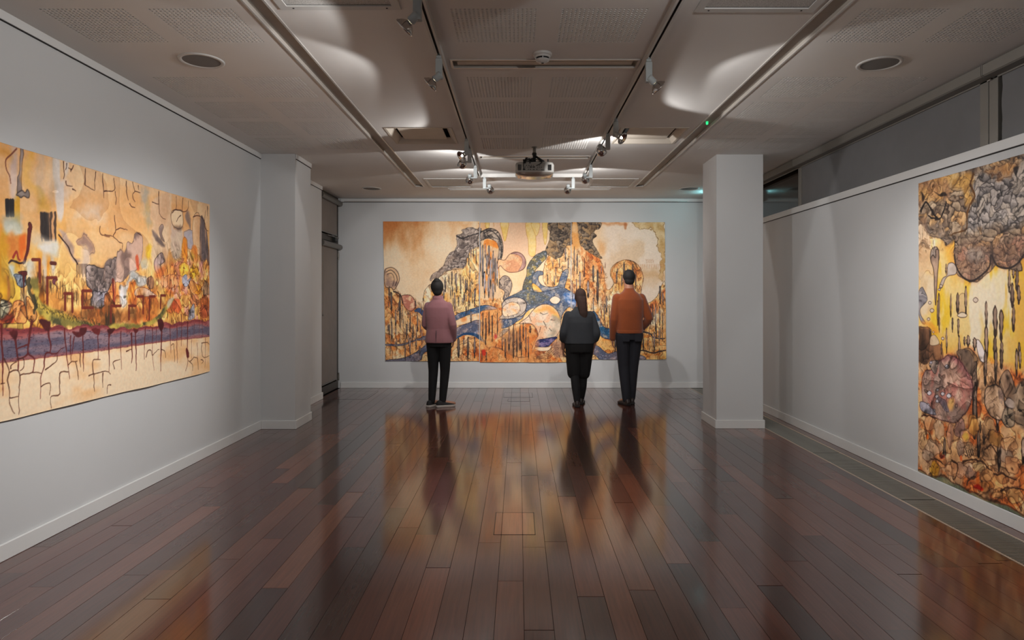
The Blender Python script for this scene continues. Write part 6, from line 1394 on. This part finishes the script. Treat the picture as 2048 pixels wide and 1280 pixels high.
for l in S['legs']: limb(mb, [tuple(Vector(l[1]) + Vector((0, 0, .05))), tuple((Vector(l[1]) + Vector(l[2])) * .5 + Vector((0, -.014, 0))), l[2]], [.060, .058, .043])
remesh('leggings', mb, M_JEAN, t, .008, 3)
shoe(t, (-.058, -.165), S['feet'][0], .245, M_BOOT, M_DSOLE); shoe(t, (.034, .065), S['feet'][1], .245, M_BOOT, M_DSOLE)
mb = MB(); mb.ball(M @ Vector((0, -.018, .018)), .080, .098, .108, 20, 14, M.to_3x3())
rings(mb, [(1.12, .044, -.098, .022, .014), (1.17, .040, -.104, .044, .026), (1.24, .034, -.104, .056, .036), (1.32, .026, -.080, .062, .054), (1.40, .020, -.045, .068, .074), (1.46, .018, -.010, .076, .086)], 20)
remesh('hair', mb, M_HAIRD, t, .008, 4)

# -- visitor in the rust sweater
t = thing('person', 'tall person in a rust orange sweater and navy trousers on the right', 'person', (1.50, 8.80, 0), 'visitors looking at the back painting')
t.rotation_euler = (0, 0, math.radians(10))
S = dict(torso=[(.90, 0, 0, .150, .108), (1.00, 0, 0, .165, .120), (1.13, 0, 0, .152, .112), (1.30, 0, 0, .180, .122), (1.44, 0, -.004, .196, .108), (1.505, 0, -.008, .130, .076), (1.545, 0, -.004, .060, .060), (1.64, 0, .010, .057, .061)],
         arms=[[(-.168, 0, 1.440), (-.222, -.02, 1.15), (-.212, .06, .90)], [(.168, 0, 1.440), (.262, -.05, 1.17), (.215, .12, 1.02)]],
         legs=[[(-.090, 0, .95), (-.068, .03, .52), (-.052, -.04, .08)], [(.090, 0, .95), (.072, .05, .52), (.052, .06, .08)]], feet=[(-.15, 1), (.2, 1)])
mb = MB(); body_mesh(mb, 1.04, S); M, q = head(mb, Vector((0, .020, 1.708)), .236, math.radians(-6), 0)
hand(mb, (-.212, .06, .90), (.05, .2, -1), (.2, 1, .2), (1, -.2, 0), .55, 1.02); hand(mb, (.215, .12, 1.02), (-.2, .75, -.6), (-.2, .5, .9), (-1, -.2, 0), .6, 1.02)
bo = remesh('body', mb, M_SKIN2, t, .007, 3); eyes(M, q, bo)
mb = MB(); rings(mb, [(.985, 0, 0, .186, .138), (1.03, 0, 0, .190, .142), (1.15, 0, 0, .186, .140), (1.30, 0, 0, .200, .146), (1.42, 0, -.004, .196, .130), (1.495, 0, -.008, .142, .094), (1.54, 0, -.004, .086, .076), (1.565, 0, 0, .070, .070)])
for a in S['arms']: limb(mb, a, [.070, .060, .046])
sw = remesh('sweater', mb, M_RUST, t, .008, 5)
rings(MB(), [(.972, 0, 0, .183, .135), (1.015, 0, 0, .192, .144), (1.02, 0, 0, .187, .139)], 32).build('ribbed_hem', M_RUST, sw)
rings(MB(), [(1.545, 0, -.003, .074, .072), (1.578, 0, .002, .068, .069)], 24).build('neckband', M_RUST, sw)
mb = MB(); rings(mb, [(.88, 0, 0, .158, .115), (.98, 0, 0, .170, .126), (1.04, 0, 0, .158, .118)])
for l in S['legs']: limb(mb, l, [.104, .076, .056])
tr = remesh('trousers', mb, M_NAVY, t, .008, 4)
for s_ in (-1, 1): MB().box(s_ * .085 - .05, s_ * .085 + .05, -.127, -.119, .86, .97, .004).build('back_pocket', M_NAVY, tr)
shoe(t, (-.046, -.115), S['feet'][0], .275, M_BOOT, M_DSOLE); shoe(t, (.040, -.02), S['feet'][1], .275, M_BOOT, M_DSOLE)
mb = MB(); mb.ball(M @ Vector((0, -.020, .034)), .084, .100, .094, 20, 14, M.to_3x3()); mb.ball(M @ Vector((0, -.050, -.030)), .068, .056, .060, 16, 10, M.to_3x3())
remesh('hair', mb, M_HAIRB, t, .008, 3)
